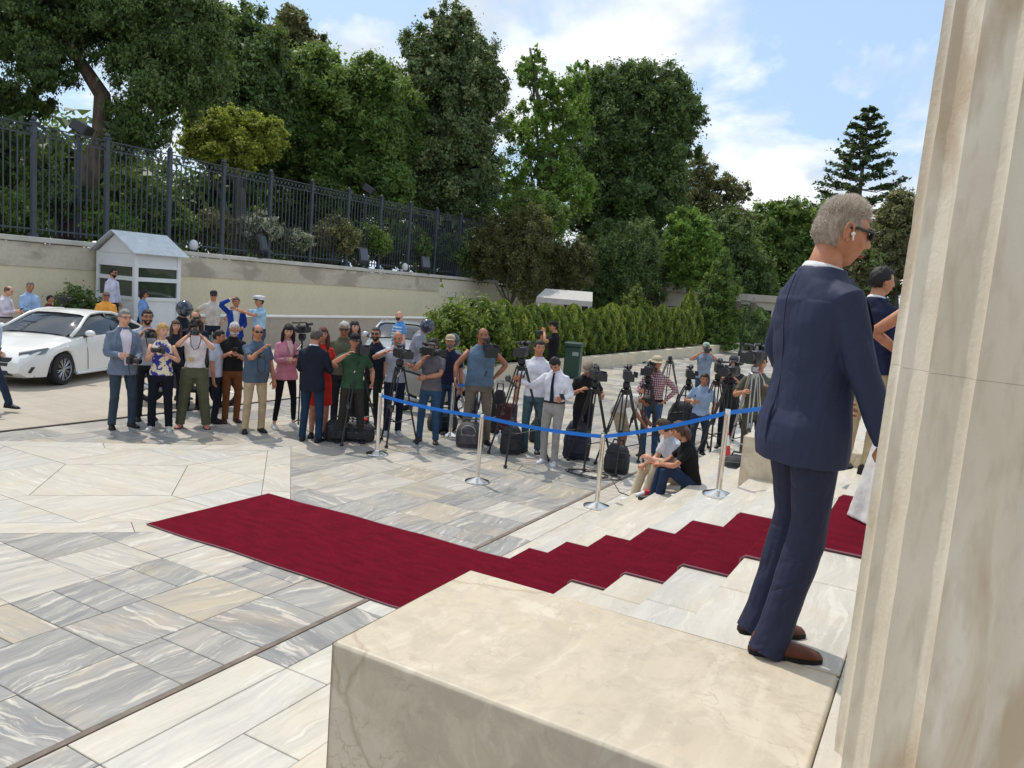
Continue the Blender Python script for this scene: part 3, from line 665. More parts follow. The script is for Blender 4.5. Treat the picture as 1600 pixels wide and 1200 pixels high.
def tree(name, label, blobs, mat, n, size, base, trunk_r=.3, bark=None, droop=0., group=None, limbs=True, path=None, cat='tree', sub=26, clump=.30, core=.12, jit=.8):
    base = np.array(base, float); t = thing(name, label, cat, base, group=group)
    B = [(np.array(c)-base, r) for c, r in blobs]
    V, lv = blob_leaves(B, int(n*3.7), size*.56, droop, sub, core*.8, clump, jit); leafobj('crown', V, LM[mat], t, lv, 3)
    mb = MB(); top = max(B, key=lambda b: b[0][2])[0]
    P = np.array(path)-base if path is not None else np.array([(0, 0, -.3), top*np.array([.15, .15, .3]), top*np.array([.6, .6, .62]), top*.96])
    mb.tube(P, np.linspace(trunk_r, trunk_r*.25, len(P)), 9)
    if limbs:
        for c, r in B:
            k = P[min(len(P)-2, 1+int(rng.integers(0, 2)))]; mid = (k+c)/2+rng.normal(0, .3, 3)
            mb.tube([k, mid, c, c+np.array(r)*rng.normal(0, .4, 3)], [trunk_r*.5, trunk_r*.33, trunk_r*.16, trunk_r*.05], 6)
            for _ in range(4):
                e = rng.normal(0, 1, 3); e[2] = abs(e[2]); e /= np.linalg.norm(e); mb.tube([c*.5+mid*.5, c+e*np.array(r)*.5, c+e*np.array(r)*.92], [trunk_r*.16, trunk_r*.09, .015], 5)
    ob('trunk', mb, bark or M_BARKG, t, 1)
    return t
def PB(dep, *bl):                          # blobs from photo pixels at a given depth: (u, v, ru, rv[, extra depth])
    out = []
    for b in bl:
        d = dep+(b[4] if len(b) > 4 else 0); k = d/FPX
        out.append((at(b[0], b[1], d), (b[2]*k, max(b[2], b[3])*k*.9, b[3]*k)))
    return out
def under(u, v, dep, z): p = at(u, v, dep); return (p[0], p[1], z)
GZ = 2.85
# big leaning tree at the left with drooping foliage
b = PB(27, (20, 30, 110, 60), (120, 20, 110, 62, 1), (210, 40, 100, 70), (280, 30, 70, 80), (60, 95, 60, 45, -1), (250, 130, 60, 85), (300, 90, 45, 80), (200, 205, 50, 50), (20, 160, 60, 30, 1), (130, -50, 150, 60))
tree('pepper_tree', 'huge drooping dark green tree with thick leaning reddish trunk behind the fence', b, 'dark', 62000, .092, under(100, 385, 27, GZ), .5, M_BARK, droop=.9, path=[under(105, 390, 27, GZ), at(118, 320, 27), at(160, 220, 27), at(160, 150, 27), at(118, 85, 27), at(95, 30, 27)], sub=34, limbs=False)
tree('garden_tree', 'dark conical evergreen tree rising beside the huge drooping tree', PB(37, (372, 60, 46, 55), (350, 130, 58, 60), (415, 120, 50, 70), (385, 190, 60, 55), (330, 190, 45, 50)), 'dark', 26000, .16, under(375, 385, 37, GZ), .35, sub=40, clump=.26)
tree('garden_tree', 'rounded grey-green treetop showing behind the other garden trees against clouds', PB(58, (455, 48, 34, 34), (440, 75, 34, 34), (478, 78, 34, 30)), 'olive', 7000, .22, under(455, 360, 58, GZ), .35, sub=30)
tree('garden_tree', 'broad mid green tree with soft feathery crown in the fenced garden', PB(41, (490, 120, 52, 42), (440, 160, 55, 55), (530, 160, 60, 70), (585, 140, 46, 50), (480, 215, 65, 60), (560, 235, 60, 60), (610, 190, 40, 70), (430, 240, 45, 60), (520, 290, 70, 50), (600, 300, 50, 50)), 'mid', 42000, .16, under(520, 400, 41, GZ), .35, sub=30)
tree('shrub_tree', 'sunlit yellow-green bushy small tree showing above the iron fence', PB(31.5, (365, 200, 45, 32), (325, 222, 38, 32), (400, 222, 42, 36), (352, 245, 55, 26), (425, 205, 20, 22), (305, 190, 18, 16)), 'lime', 17000, .095, under(370, 395, 31.5, GZ), .12, sub=30, clump=.25)
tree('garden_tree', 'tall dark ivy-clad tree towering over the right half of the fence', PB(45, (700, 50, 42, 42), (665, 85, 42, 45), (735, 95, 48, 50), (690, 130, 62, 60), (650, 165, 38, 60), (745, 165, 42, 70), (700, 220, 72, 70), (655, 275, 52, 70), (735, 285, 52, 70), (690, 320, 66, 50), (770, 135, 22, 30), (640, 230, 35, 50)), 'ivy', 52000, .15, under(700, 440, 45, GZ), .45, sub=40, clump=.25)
tree('feathery_tree', 'light green feathery tree with bare upright twigs against the sky', PB(49, (830, 110, 24, 30), (862, 150, 34, 40), (890, 200, 40, 46), (820, 205, 34, 46), (850, 262, 50, 40), (905, 130, 22, 34), (800, 290, 40, 40), (880, 300, 46, 44)), 'bright', 9500, .16, under(850, 450, 49, 1), .28, sub=22, clump=.3, core=.02,
     path=[under(845, 450, 49, 1), at(842, 330, 49), at(862, 240, 49), at(840, 150, 49), at(828, 75, 49)])
tree('garden_tree', 'massive dark round-topped evergreen tree right of the feathery tree', PB(56, (975, 135, 52, 44), (930, 165, 46, 50), (1030, 150, 52, 46), (1062, 185, 38, 42), (980, 200, 70, 60), (1045, 240, 50, 55), (930, 245, 50, 60), (990, 290, 72, 60), (920, 320, 50, 50), (1030, 320, 50, 60), (960, 360, 60, 50)), 'dark', 50000, .19, under(985, 470, 56, 0), .5, sub=40, clump=.25)
tree('sparse_tree', 'thin olive-brown tree with open crown and visible branches against the sky', PB(63, (1092, 270, 28, 28), (1125, 290, 28, 24), (1155, 302, 22, 18), (1080, 310, 36, 30), (1120, 330, 40, 26), (1150, 345, 30, 24)), 'olive', 7000, .17, under(1100, 480, 63, 0), .3, sub=24, core=.02)
tree('shrub_tree', 'fresh green sunlit bushy tree standing over the cream building', PB(50, (1075, 355, 32, 26), (1095, 390, 32, 30), (1060, 385, 26, 30), (1085, 425, 34, 26)), 'bright', 9000, .15, under(1080, 480, 50, 0), .15)
tree('garden_tree', 'dark green tree mass between cream building and sunlit bush', PB(60, (1140, 385, 46, 50), (1165, 430, 45, 40), (1110, 440, 50, 40), (1040, 420, 50, 40), (1000, 440, 46, 40)), 'dark', 17000, .2, under(1130, 490, 60, 0), .3)
tree('park_tree', 'leafy green tree left of the tall layered conifer', PB(72, (1200, 345, 36, 30), (1240, 350, 36, 34), (1185, 390, 40, 40), (1235, 400, 44, 42), (1275, 360, 30, 40), (1275, 410, 40, 40), (1200, 440, 50, 30)), 'mid', 18000, .22, under(1225, 500, 72, 0), .35)
tree('park_tree', 'olive green tree between the layered conifer and the column', PB(68, (1400, 330, 34, 30), (1425, 365, 36, 36), (1385, 375, 36, 36), (1410, 415, 50, 40), (1365, 420, 40, 36), (1340, 440, 50, 30)), 'olive', 15000, .22, under(1400, 505, 68, 0), .35)
# ivy wall and trained hedge at the end of the fence
for lb, sets, mt, nn, sz in (
    ('brown-green ivy covered wall end beyond the iron fence', PB(41, (775, 375, 34, 34), (800, 400, 34, 46), (760, 405, 26, 34), (830, 370, 34, 46), (828, 430, 22, 44)), 'brown', 17000, .085),
    ('trimmed brownish hedge block behind the white awning', PB(44, (880, 405, 30, 36), (905, 425, 26, 34), (860, 435, 28, 34), (912, 395, 16, 26)), 'brown', 12000, .09),
    ('dark green leafy bush spilling beside the hedge block', PB(46, (950, 410, 34, 44), (975, 440, 34, 40), (1000, 400, 30, 50), (940, 450, 26, 30)), 'dark', 13000, .11),
    ('weeping green shrub hanging over the ivy wall', PB(43, (830, 330, 40, 36), (800, 335, 30, 30), (860, 345, 28, 34)), 'mid', 9000, .10)):
    c = np.mean([q[0] for q in sets], axis=0); tree('ivy_hedge' if mt == 'brown' else 'garden_bush', lb, sets, mt, nn, sz, (c[0], c[1], 0.), .12, cat='hedge' if mt == 'brown' else 'bush', clump=.35, sub=30)
# shrubs behind the fence bars
for i, (u, v, ru, rv, dep, mt, lb) in enumerate((
    (15, 330, 55, 45, 24, 'mid', 'leafy green shrub behind the fence at the end of the wall'), (90, 300, 50, 50, 26, 'dark', 'dark shrub behind the fence under the leaning trunk'),
    (175, 345, 45, 34, 25.5, 'bright', 'fresh green shrub behind the fence over the booth roof'), (235, 320, 50, 50, 28, 'dark', 'dark shrub behind the fence right of the booth gable'),
    (270, 345, 40, 34, 28, 'mid', 'mid green shrub behind the fence beside the globe lamp'), (330, 350, 36, 34, 29, 'olive', 'olive shrub behind the fence under the yellow-green tree'),
    (400, 350, 40, 30, 29.5, 'pale', 'pale flowering oleander shrub behind the fence'), (455, 372, 34, 24, 31, 'pale', 'pale flowering oleander low behind the floodlight'),
    (520, 365, 42, 36, 33, 'olive', 'olive green rounded shrub behind the fence'), (575, 372, 36, 34, 35, 'mid', 'green rounded shrub behind the fence near the second globe lamp'),
    (635, 375, 40, 40, 38, 'dark', 'dark shrub behind the fence under the ivy-clad tree'), (700, 390, 36, 34, 41, 'dark', 'dark shrub behind the last fence spans'))):
    s = PB(dep, (u, v, ru*.7, rv*.7), (u-ru*.5, v+rv*.3, ru*.5, rv*.5), (u+ru*.5, v+rv*.25, ru*.5, rv*.55))
    tree('garden_shrub', lb, s, mt, 3600, .075, under(u, v, dep, GZ), .05, cat='shrub', group='shrubs behind the iron fence', clump=.36)
# a far wood closing the garden: reads as one mass
wood = [((x, y, z), (6, 6, 5)) for x, y, z in [(-62+rng.normal(0, 3), 8+i*7+rng.normal(0, 2), 5+rng.uniform(0, 4)) for i in range(9)]]
wood += [((-46+i*8+rng.normal(0, 2), 78+rng.normal(0, 3), 4.5), (6, 5, 5.5)) for i in range(12)]
wood += [((-33+rng.normal(0, 1.5), 1+i*3.1+rng.normal(0, .8), 4.9+rng.uniform(-.4, 1.2)), (2.8, 3.0, 3.0)) for i in range(18)]
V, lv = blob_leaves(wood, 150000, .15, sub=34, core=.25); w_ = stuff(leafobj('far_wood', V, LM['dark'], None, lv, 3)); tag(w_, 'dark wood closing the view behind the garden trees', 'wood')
# plants by the booth
tree('oleander_bush', 'dark leafy bush growing at the left foot of the guard booth', [((-21.2, 13.0, 1.15), (.55, .5, .6)), ((-21.0, 13.5, .95), (.45, .4, .5))], 'dark', 1800, .07, (-21.1, 12.8, .0), .04, cat='bush', clump=.4)
# ---- clipped thuja hedge: flame shaped bushes side by side
M_STEM = pm('hedge_stem', (.10, .08, .055), rough=.9)
def thuja_mesh(h, r, n, size, cone, seed):
    R = np.random.default_rng(seed); t = R.uniform(0, 1, n)**.8; a = R.uniform(0, 2*np.pi, n)
    ph = R.uniform(0, 6.3, 4)
    prof = np.where(t < .25, .86+.14*np.sin(t/.25*np.pi/2), (1-((t-.25)/.75)**(1.6 if cone else 2.3)))**(1 if cone else .6)
    lump = 1+.09*np.sin(a*5+ph[0]+t*7)+.08*np.sin(a*9+ph[1]-t*11)+.06*np.sin(a*3+t*23+ph[2])
    rr = r*np.clip(prof, .03, 1)*lump*R.uniform(.9, 1.015, n)
    C = np.stack([np.cos(a)*rr, np.sin(a)*rr, .1+t*h], 1); Nn = np.stack([np.cos(a), np.sin(a), np.full(n, .25)], 1)
    d = Nn+R.normal(0, .55, (n, 3)); d /= np.linalg.norm(d, axis=1)[:, None]
    u = np.array([0, 0, 1.])+R.normal(0, .5, (n, 3))+Nn*.3; u -= (u*d).sum(1)[:, None]*d; u /= np.linalg.norm(u, axis=1)[:, None]; w = np.cross(d, u)
    s = (size*R.uniform(.6, 1.4, n))[:, None]; V = np.empty((n, 4, 3)); V[:, 0] = C-u*s; V[:, 1] = C+w*s*.5; V[:, 2] = C+u*s*.9; V[:, 3] = C-w*s*.5
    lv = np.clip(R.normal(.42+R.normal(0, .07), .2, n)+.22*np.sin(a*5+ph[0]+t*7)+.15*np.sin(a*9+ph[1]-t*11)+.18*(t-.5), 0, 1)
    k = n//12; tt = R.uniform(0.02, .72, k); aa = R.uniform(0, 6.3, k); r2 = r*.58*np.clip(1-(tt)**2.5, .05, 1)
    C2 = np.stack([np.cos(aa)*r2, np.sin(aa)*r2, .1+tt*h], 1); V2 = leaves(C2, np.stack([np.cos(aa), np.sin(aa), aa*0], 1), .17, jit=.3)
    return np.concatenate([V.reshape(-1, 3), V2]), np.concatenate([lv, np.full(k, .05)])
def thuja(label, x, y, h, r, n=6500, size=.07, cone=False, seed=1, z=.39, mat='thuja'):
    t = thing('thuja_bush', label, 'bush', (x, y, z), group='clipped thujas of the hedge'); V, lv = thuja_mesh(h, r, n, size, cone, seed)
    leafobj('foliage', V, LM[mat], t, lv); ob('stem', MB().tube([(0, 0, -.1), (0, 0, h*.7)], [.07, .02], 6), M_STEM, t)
hl = 'flame-shaped clipped green thuja standing in the hedge row'
yy = 17.9; i = 0
V, lv = blob_leaves([((0, -.6, .9), (.85, .75, .8)), ((.1, .6, 1.05), (.85, .8, .95)), ((-.6, .3, .9), (.7, .8, .8))], 26000, .05, clump=.4, sub=30)
t = thing('laurel_bush', 'rounded glossy green bush at the near end of the hedge, behind the motor scooter', 'bush', (-12.0, 18.7, .3)); leafobj('foliage', V, LM['thuja'], t, lv, 3); ob('stem', MB().tube([(0, 0, -.2), (0, 0, 1)], [.06, .02], 6), M_STEM, t)
ys = [19.6, 20.7, 21.7, 22.8, 23.8, 25.0, 26.1, 27.4, 28.6, 30.0, 31.4, 33.0, 34.6, 36.2, 37.9, 39.5]
for i, yy in enumerate(ys):
    far_ = yy > 30
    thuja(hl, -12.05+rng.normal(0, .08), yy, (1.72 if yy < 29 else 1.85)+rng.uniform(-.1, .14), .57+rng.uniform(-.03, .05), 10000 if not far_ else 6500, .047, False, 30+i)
tree('thuja_bush', 'taller cone-shaped thuja rising out of the hedge row', PB(35.5, (995, 462, 12, 16), (990, 482, 22, 20), (1003, 490, 20, 22), (995, 510, 28, 22), (985, 530, 22, 18), (1008, 530, 22, 18)), 'thuja', 7000, .075, (-12.3, 32.2, .39), .06, cat='bush', group='clipped thujas of the hedge', clump=.26, sub=30)
tree('thuja_bush', 'tall bushy cone-shaped thuja at the far end of the hedge row', PB(44.5, (1131, 402, 9, 16), (1128, 425, 17, 22), (1118, 448, 26, 26), (1138, 455, 22, 28), (1110, 475, 30, 28), (1135, 485, 28, 30), (1108, 508, 32, 28), (1135, 515, 30, 28), (1120, 530, 34, 20)), 'mid', 15000, .085, (-12.4, 43.6, .39), .1, cat='bush', group='clipped thujas of the hedge', clump=.24, sub=34)
thuja('slim olive thuja leaning against the tall cone at the hedge end', -12.2, 41.0, 2.9, .8, 5000, .08, True, 72)
thuja('dark rounded bush just past the tall cone-shaped thuja', -10.9, 50.5, 2.6, 1.35, 6000, .09, False, 73, .1, mat='dark')
# ---- layered conifer
def norfolk(label, u, vt, vb, dep):
    p = at(u, vb, dep); top = at(u, vt, dep)[2]; t = thing('norfolk_pine', label, 'tree', (p[0], p[1], 0)); h = top
    tr = MB().tube([(0, 0, 0), (.1, 0, h*.5), (0, 0, h)], [.45, .28, .04], 8); Vs = []; lvs = []
    z = 4.5; k = 0
    while z < h-.3:
        f = (h-z)/(h-4.5); Lb = 6.6*f**.8*1.0+.35; nb = 6
        for j in range(nb):
            a = j*2*np.pi/nb+k*.5+rng.normal(0, .12); ln = Lb*rng.uniform(.82, 1.1); dv = np.array([math.cos(a), math.sin(a), 0])
            e = dv*ln+np.array([0, 0, .2*ln]); P = [np.array([0, 0, z]), np.array([0, 0, z-.02*ln])+dv*ln*.5, np.array([0, 0, z])+e]
            tr.tube(P, [.06, .045, .02], 5)
            m = int(60+130*f); s = rng.uniform(.18, 1.0, m)**.7; off = rng.normal(0, 1, (m, 3))*np.array([.24, .24, .08])*(.5+.8*s[:, None])*min(1, ln/2.5)
            C = np.array([0, 0, z])+np.outer(s, dv*ln)+np.stack([0*s, 0*s, .20*ln*s**2.5+.08], 1)+off
            Vs.append(leaves(C, np.tile([0, 0, 1.], (m, 1)), .19, jit=.6)); lvs.append(np.clip(rng.normal(.4, .2, m), 0, 1))
        z += .72+.75*f; k += 1
    leafobj('crown', np.concatenate(Vs), LM['norf'], t, np.concatenate(lvs)); ob('trunk', tr, M_BARKG, t, 1)
norfolk('tall layered dark conifer with tiered branches and bare tip against the sky', 1320, 172, 470, 76)
# ================================================================ props
# ---- red carpet: one strip down the steps and across the plaza
prof = [(-6.80, .002)]
for k, x in enumerate(NOS+[-.57]):
    z0, z1 = RIS*k, RIS*(k+1)
    prof += [(x-.035, z0+.002), (x-.012, z0+.012), (x-.008, z1-.012), (x+.010, z1+.003)]
prof += [(3.0, ZL+.003)]
pts = []
for a, b in zip(prof, prof[1:]):
    n_ = max(1, int(abs(b[0]-a[0])/.12)); pts += [(a[0]+(b[0]-a[0])*i/n_, a[1]+(b[1]-a[1])*i/n_) for i in range(n_)]
pts.append(prof[-1])
pts = np.array(pts); tt = np.gradient(pts, axis=0); tt /= np.linalg.norm(tt, axis=1)[:, None]; nn = np.stack([-tt[:, 1], tt[:, 0]], 1)
YS = np.linspace(4.95, 6.555, 14); rc = tag(bpy.data.objects.new('red_carpet', None), 'crimson red carpet running down the marble steps onto the plaza', 'carpet'); COL.objects.link(rc); rc.location = (-3.3, 5.75, 0)
off = np.array([-3.3, 5.75, 0]); G0 = np.zeros((len(pts), 14, 3)); top_ = pts+nn*.013
for j, y in enumerate(YS):
    wob = .012*np.sin(pts[:, 0]*2.1)+.008*np.sin(pts[:, 0]*5.3)
    G0[:, j] = np.stack([top_[:, 0], y+wob*(1 if j in (0, 13) else .5)*(pts[:, 0] < -3.3), top_[:, 1]+(rng.uniform(-.0015, .0015, len(pts)))*(pts[:, 0] < -3.4)], 1)-off
mb = MB(); mb.grid(G0)
for j in (0, 13):                          # edge thickness
    e = G0[:, j]; lo = e.copy(); lo[:, 0] -= nn[:, 0]*.013; lo[:, 2] -= nn[:, 1]*.013; g2 = np.stack([e, lo], 1); mb.grid(g2 if j else g2[:, ::-1])
e = G0[0]; lo = e.copy(); lo[:, 2] = .002; mb.grid(np.stack([e, lo], 1))
ob('pile', mb, M_CARPET, rc, 40)
for j, s in ((0, -1), (13, 1)): ob('binding', MB().tube(G0[:, j]+np.array([0, s*.004, -.003]), .0065, 5), M_BIND, rc, 1)
# ---- stanchions with blue belts
def belt(parent, a, b, sag=.05, h=.048):
    a, b = np.array(a, float), np.array(b, float); n = 14; t = np.linspace(0, 1, n)
    P = a+np.outer(t, b-a); P[:, 2] -= sag*4*t*(1-t); d = (b-a)/np.linalg.norm(b-a); nx = np.array([-d[1], d[0], 0])*.0012
    rings = [[p+nx+[0, 0, h/2], p-nx+[0, 0, h/2], p-nx-[0, 0, h/2], p+nx-[0, 0, h/2]] for p in P]
    ob('belt', MB().loft(rings), M_BLUE, parent)
def stanchion(label, p):
    t = thing('stanchion', label, 'barrier post', p, group='steel posts with blue belts')
    ob('base', MB().lathe([(.17, 0), (.172, .012), (.165, .022), (.10, .042), (.045, .06), (.032, .075)], 28), M_STEEL, t, 30)
    ob('post', MB().lathe([(.030, .06), (.030, .86), (.032, .862), (.032, .94), (.030, .945), (.012, .947)], 20), M_STEEL, t, 30)
    ob('belt_cassette', MB().box((0, 0, .905), (.05, .05, .062), ch=.006), M_BLACKP, t)
    return t
SP = [gz(589, 710), gz(745.5, 753), gz(932, 792), gz(1122, 774, .616), gz(703, 681), gz(766, 672), np.array([-1.35, 11.4, .93])]
SLB = ['polished steel barrier post beside the bald cameraman, belt end near the black bags', 'polished steel barrier post between two blue belts, in front of the grey rucksack', 'polished steel barrier post at the foot of the steps beside the seated pair',
       'polished steel barrier post standing on a step beside the marble block', 'steel barrier post gripped by the cameraman in the blue sleeveless shirt', 'steel barrier post behind the khaki-clad cameraman, by the trolley bag', 'steel barrier post standing past the far marble block']
ST = [stanchion(l, p) for l, p in zip(SLB, SP)]
tz = np.array([0, 0, .905])
for i, (a, b) in enumerate(((0, 1), (1, 2), (2, 3), (4, 5))):
    d = SP[b]-SP[a]; u = d/np.linalg.norm(d)*.035; belt(ST[a], tz+u, d+tz-u, .03)
belt(ST[3], tz, np.array([1.5, 3.0, .3])+tz, .03)
# ---- traffic cone
t = thing('traffic_cone', 'red and white striped traffic cone beside the tripod near the steps', 'cone', gz(1122, 742, .1)*np.array([1, 1, 0])+np.array([0, .3, .0]))
ob('base', MB().box((0, 0, .02), (.36, .36, .04), ch=.01), M_RED, t)
for i in range(4): ob('band', MB().lathe([(.145-.029*i, .04+.16*i), (.145-.029*(i+1), .04+.16*(i+1))], 20), M_RED if i % 2 == 0 else M_WHITE, t, 40)
ob('tip', MB().lathe([(.029, .68), (.024, .72), (.01, .725)], 16), M_RED, t)
# ---- tripods
def tripod(label, p, h, spread=.5, rot=0, mat=None, mono=False, lean=(0, 0)):
    m = mat or M_BLACKM; t = thing('tripod', label, 'tripod', p, rot, 'camera tripods')
    if mono:
        ob('column', MB().tube([(0, 0, 0), (0, 0, h*.55)], .013, 8).tube([(0, 0, h*.5), (0, 0, h)], .018, 8), m, t)
        for k in range(3): a = k*2.094; ob('leg', MB().tube([(0, 0, .10), (math.cos(a)*.16, math.sin(a)*.16, .01)], .01, 6), m, t)
    else:
        ob('bowl', MB().lathe([(.05, h-.10), (.075, h-.06), (.08, h-.02), (.05, h)], 12), m, t, 40)
        for k in range(3):
            a = k*2.094+.5; c, s = math.cos(a), math.sin(a); e = np.array([c*spread, s*spread, 0]); tp = np.array([c*.07, s*.07, h-.05]); q = np.array([-s, c, 0])*.032
            mb = MB(); mid = tp+(e-tp)*.52
            for g_ in (-1, 1): mb.tube([tp+q*g_, mid+q*g_*.8], .012, 6)
            mb.tube([mid-(e-tp)*.06, e+np.array([0, 0, .03])], .016, 6)
            lg = ob('leg', mb, m, t); ob('clamp', MB().box(mid, (.05, .05, .06)), M_DKGREY, lg); ob('foot', MB().ball(e+np.array([0, 0, .025]), (.035, .035, .025), 8, 4), M_RUB, lg)
            ob('spreader', MB().tube([(0, 0, h*.28), tp+(e-tp)*.66], .009, 5), m, t)
    ob('fluid_head', MB().box((0, 0, h+.05), (.10, .12, .10), ch=.015).lathe([(.045, h-.02), (.05, h+.02)], 12), m, t)
    ob('pan_handle', MB().tube([(.05, -.02, h+.05), (.12, -.28, h-.08), (.13, -.42, h-.15)], [.008, .008, .014], 6), m, t)
    return t
# ---- video cameras
def vidcam(label, p, rot, big=1., mic=True):
    t = thing('video_camera', label, 'video camera', p, rot, 'video cameras'); s = big
    ob('body', MB().box((0, 0, .11*s), (.12*s, .34*s, .16*s), ch=.018), M_BLACKP, t)
    ln = ob('lens', MB().lathe([(.045*s, 0), (.05*s, .06*s), (.062*s, .14*s), (.068*s, .18*s), (.06*s, .185*s)], 16, (0, .16*s, .11*s), R=rotm('x', -math.pi/2)), M_BLACKP, t, 40)
    ob('front_glass', MB().lathe([(.055*s, .0), (.03*s, .004)], 14, (0, .346*s, .11*s), R=rotm('x', -math.pi/2)), M_LENS, ln)
    ob('hood', MB().loft([[(x*s, y*s, (.11+z)*s) for x, z in ((-a, -b), (a, -b), (a, b), (-a, b))] for y, a, b in ((.33, .055, .05), (.40, .075, .058))]), M_BLACKP, ln)
    ob('handle', MB().tube([(0, -.13*s, .19*s), (0, -.10*s, .255*s), (0, .10*s, .255*s), (0, .14*s, .19*s)], .016*s, 6), M_BLACKP, t, 1)
    ob('viewfinder', MB().tube([(-.04*s, -.10*s, .22*s), (-.05*s, -.24*s, .23*s)], [.028*s, .036*s], 10), M_BLACKP, t, 1)
    sc = ob('side_screen', MB().box((-.12*s, .03*s, .13*s), (.014*s, .13*s, .085*s), rotm('z', .35)), M_BLACKP, t); ob('display', MB().box((-.113*s, .03*s, .13*s), (.004*s, .11*s, .07*s), rotm('z', .35)), pm('screen_dark', (.05, .06, .07), rough=.2), sc)
    if mic: ob('microphone', MB().tube([(.06*s, -.02*s, .24*s), (.06*s, .26*s, .25*s)], [.012*s, .02*s], 8), M_DKGREY, t, 1)
    ob('battery', MB().box((0, -.20*s, .10*s), (.10*s, .07*s, .12*s), ch=.01), M_DKGREY, t)
    return t
def cam2(label, dlabel, u, v, top, a, spread=.5, z=0., big=1., mat=None, mono=False, rot=.3):
    p = gz(u, v, z); u2, v2, dep = proj(p); h = (v-top)/FPX*dep*1.0
    r = faceyaw(p, a); tripod(dlabel, p, h, spread, rot, mat, mono)
    if label: vidcam(label, p+np.array([0, 0, h+.09]), r, big)
def faceyaw(p, a):                         # a = 0 faces the lens, 90 faces picture right, 180 faces away
    d = CAMP-np.array(p); d[2] = 0; d /= np.linalg.norm(d); r = np.array([-d[1], d[0], 0]); 
    if r@CR < 0: r = -r
    f = d*math.cos(rad(a))+r*math.sin(rad(a)); return math.atan2(f[1], f[0])-math.pi/2
cam2('video camera with light and top microphone standing behind the woman in pink', 'slim black stand carrying a video camera beside the woman in pink', 466, 664, 530, -40, mono=True, big=.8)
cam2('black video camera in front of the green T-shirt cameraman', 'black tripod straddling the bags in front of the green T-shirt cameraman', 552, 690, 563, 15, .42)
cam2('video camera with bent cables held by the bald cameraman', 'black tripod with double legs in front of the bald cameraman', 617, 694, 570, 20, .36)
cam2('large broadcast camera with fur cover used by the big man in blue', 'tall black tripod of the large broadcast camera by the grey rucksack', 748, 690, 568, 10, .40, big=1.45)
cam2('black video camera in front of the man in white T-shirt', 'wide-legged black tripod in front of the man in white T-shirt', 803, 720, 568, -10, .56)
cam2('black video camera with side screen run by the person in khaki cap', 'black tripod among cables by the person in khaki cap', 918, 728, 604, 15, .40)
cam2('black video camera next to the bucket-hat man', 'black tripod with rucksack at its foot by the bucket-hat man', 966, 735, 605, 5, .45)
cam2('compact black video camera above the seated woman in black', 'black tripod behind the seated woman in black', 1065, 700, 600, 5, .55)
cam2('broadcast camera with open side screen near the traffic cone', 'black tripod with blue collar near the traffic cone', 1128, 722, 598, -20, .50, big=1.1)
cam2('large broadcast camera high above the others beside the olive-clad cameraman', 'tall silver-legged tripod beside the olive-clad cameraman', 1160, 742, 580, -15, .36, big=1.35, mat=M_SILVERM)
cam2(None, 'small empty black tripod standing alone on the far plaza', 1040, 628, 562, 0, .42)
cam2('small camera on a stand behind the white car', 'thin black camera stand behind the white car, by the cream wall', 98, 568, 476, 70, mono=True, big=.55)
# ---- bags and small things on the ground
def bag(name, label, p, sz, rot=0, strap=True, mat=None, round_=.35, cat='bag', pocket=True):
    t = thing(name, label, cat, p, rot, 'bags on the ground'); x, y, z = sz; m = mat or M_BAG; rings = []
    for f, s in ((0, .90), (.08, 1.0), (.4, 1.02), (.75, .92), (.92, .72), (1, .4)):
        a = np.arange(20)*2*np.pi/20; c_, s_ = np.cos(a), np.sin(a)
        k = rng.normal(0, .03, 20); rings.append(np.stack([np.sign(c_)*np.abs(c_)**round_*x/2*(s+k), np.sign(s_)*np.abs(s_)**round_*y/2*(s+k), np.full(20, f*z)+k*.1], 1))
    ob('body', MB().loft(rings), m, t, 50)
    if pocket: ob('pocket', MB().box((0, -y/2-.01, z*.36), (x*.68, .06, z*.42), ch=.02), m, t); ob('zip', MB().tube([(-x*.45, -y*.42, z*.74), (0, -y*.52, z*.8), (x*.45, -y*.42, z*.74)], .006, 4), M_DKGREY, t)
    if strap: ob('strap', MB().tube([(-x*.25, 0, z*.93), (-x*.2, .02, z*1.14), (x*.2, .02, z*1.14), (x*.25, 0, z*.93)], .014, 6), m, t, 1)
    return t
bg1 = bag('camera_bag', 'big black camera bag with red item on top beside the black rucksack', gz(560, 688), (.50, .34, .30), .5, round_=.6)
ob('red_item', MB().box((.05, 0, .355), (.16, .1, .05), ch=.015), M_RED, bg1)
bag('rucksack', 'slumped black rucksack leaning against the big camera bag', gz(524, 688), (.34, .28, .34), .9, round_=.5)
MG = pm('grey_nylon', (.09, .08, .085), (.05, .045, .05), scale=10, rough=.8, bump=.5, bscale=25)
r_ = bag('rucksack', 'grey and black rucksack with looped cable behind the middle barrier post', gz(733, 697), (.46, .34, .40), .4, mat=MG, round_=.6)
ob('cable_loop', MB().tube([(.12*math.cos(a), -.2, .28+.1*math.sin(a)) for a in np.linspace(0, 6, 16)], .008, 5), pm('cable_grey', (.25, .27, .25), rough=.6), r_)
bag('shoulder_bag', 'black shoulder bag on the paving behind the rear barrier post', gz(690, 672), (.5, .3, .36), 1.0)
bag('rucksack', 'upright black rucksack under the wide-legged tripod', gz(797, 708), (.34, .26, .46), .6, round_=.5)
bag('rucksack', 'small black rucksack beside the grey-trousered man with tie', gz(838, 690), (.26, .22, .40), .3, round_=.5)
bag('equipment_bag', 'tall dark blue equipment bag beside the khaki-cap camera operator', gz(900, 715), (.42, .36, .62), .3, mat=pm('navy_nylon', (.02, .022, .045), (.035, .035, .05), scale=10, rough=.85, bump=.6, bscale=20))
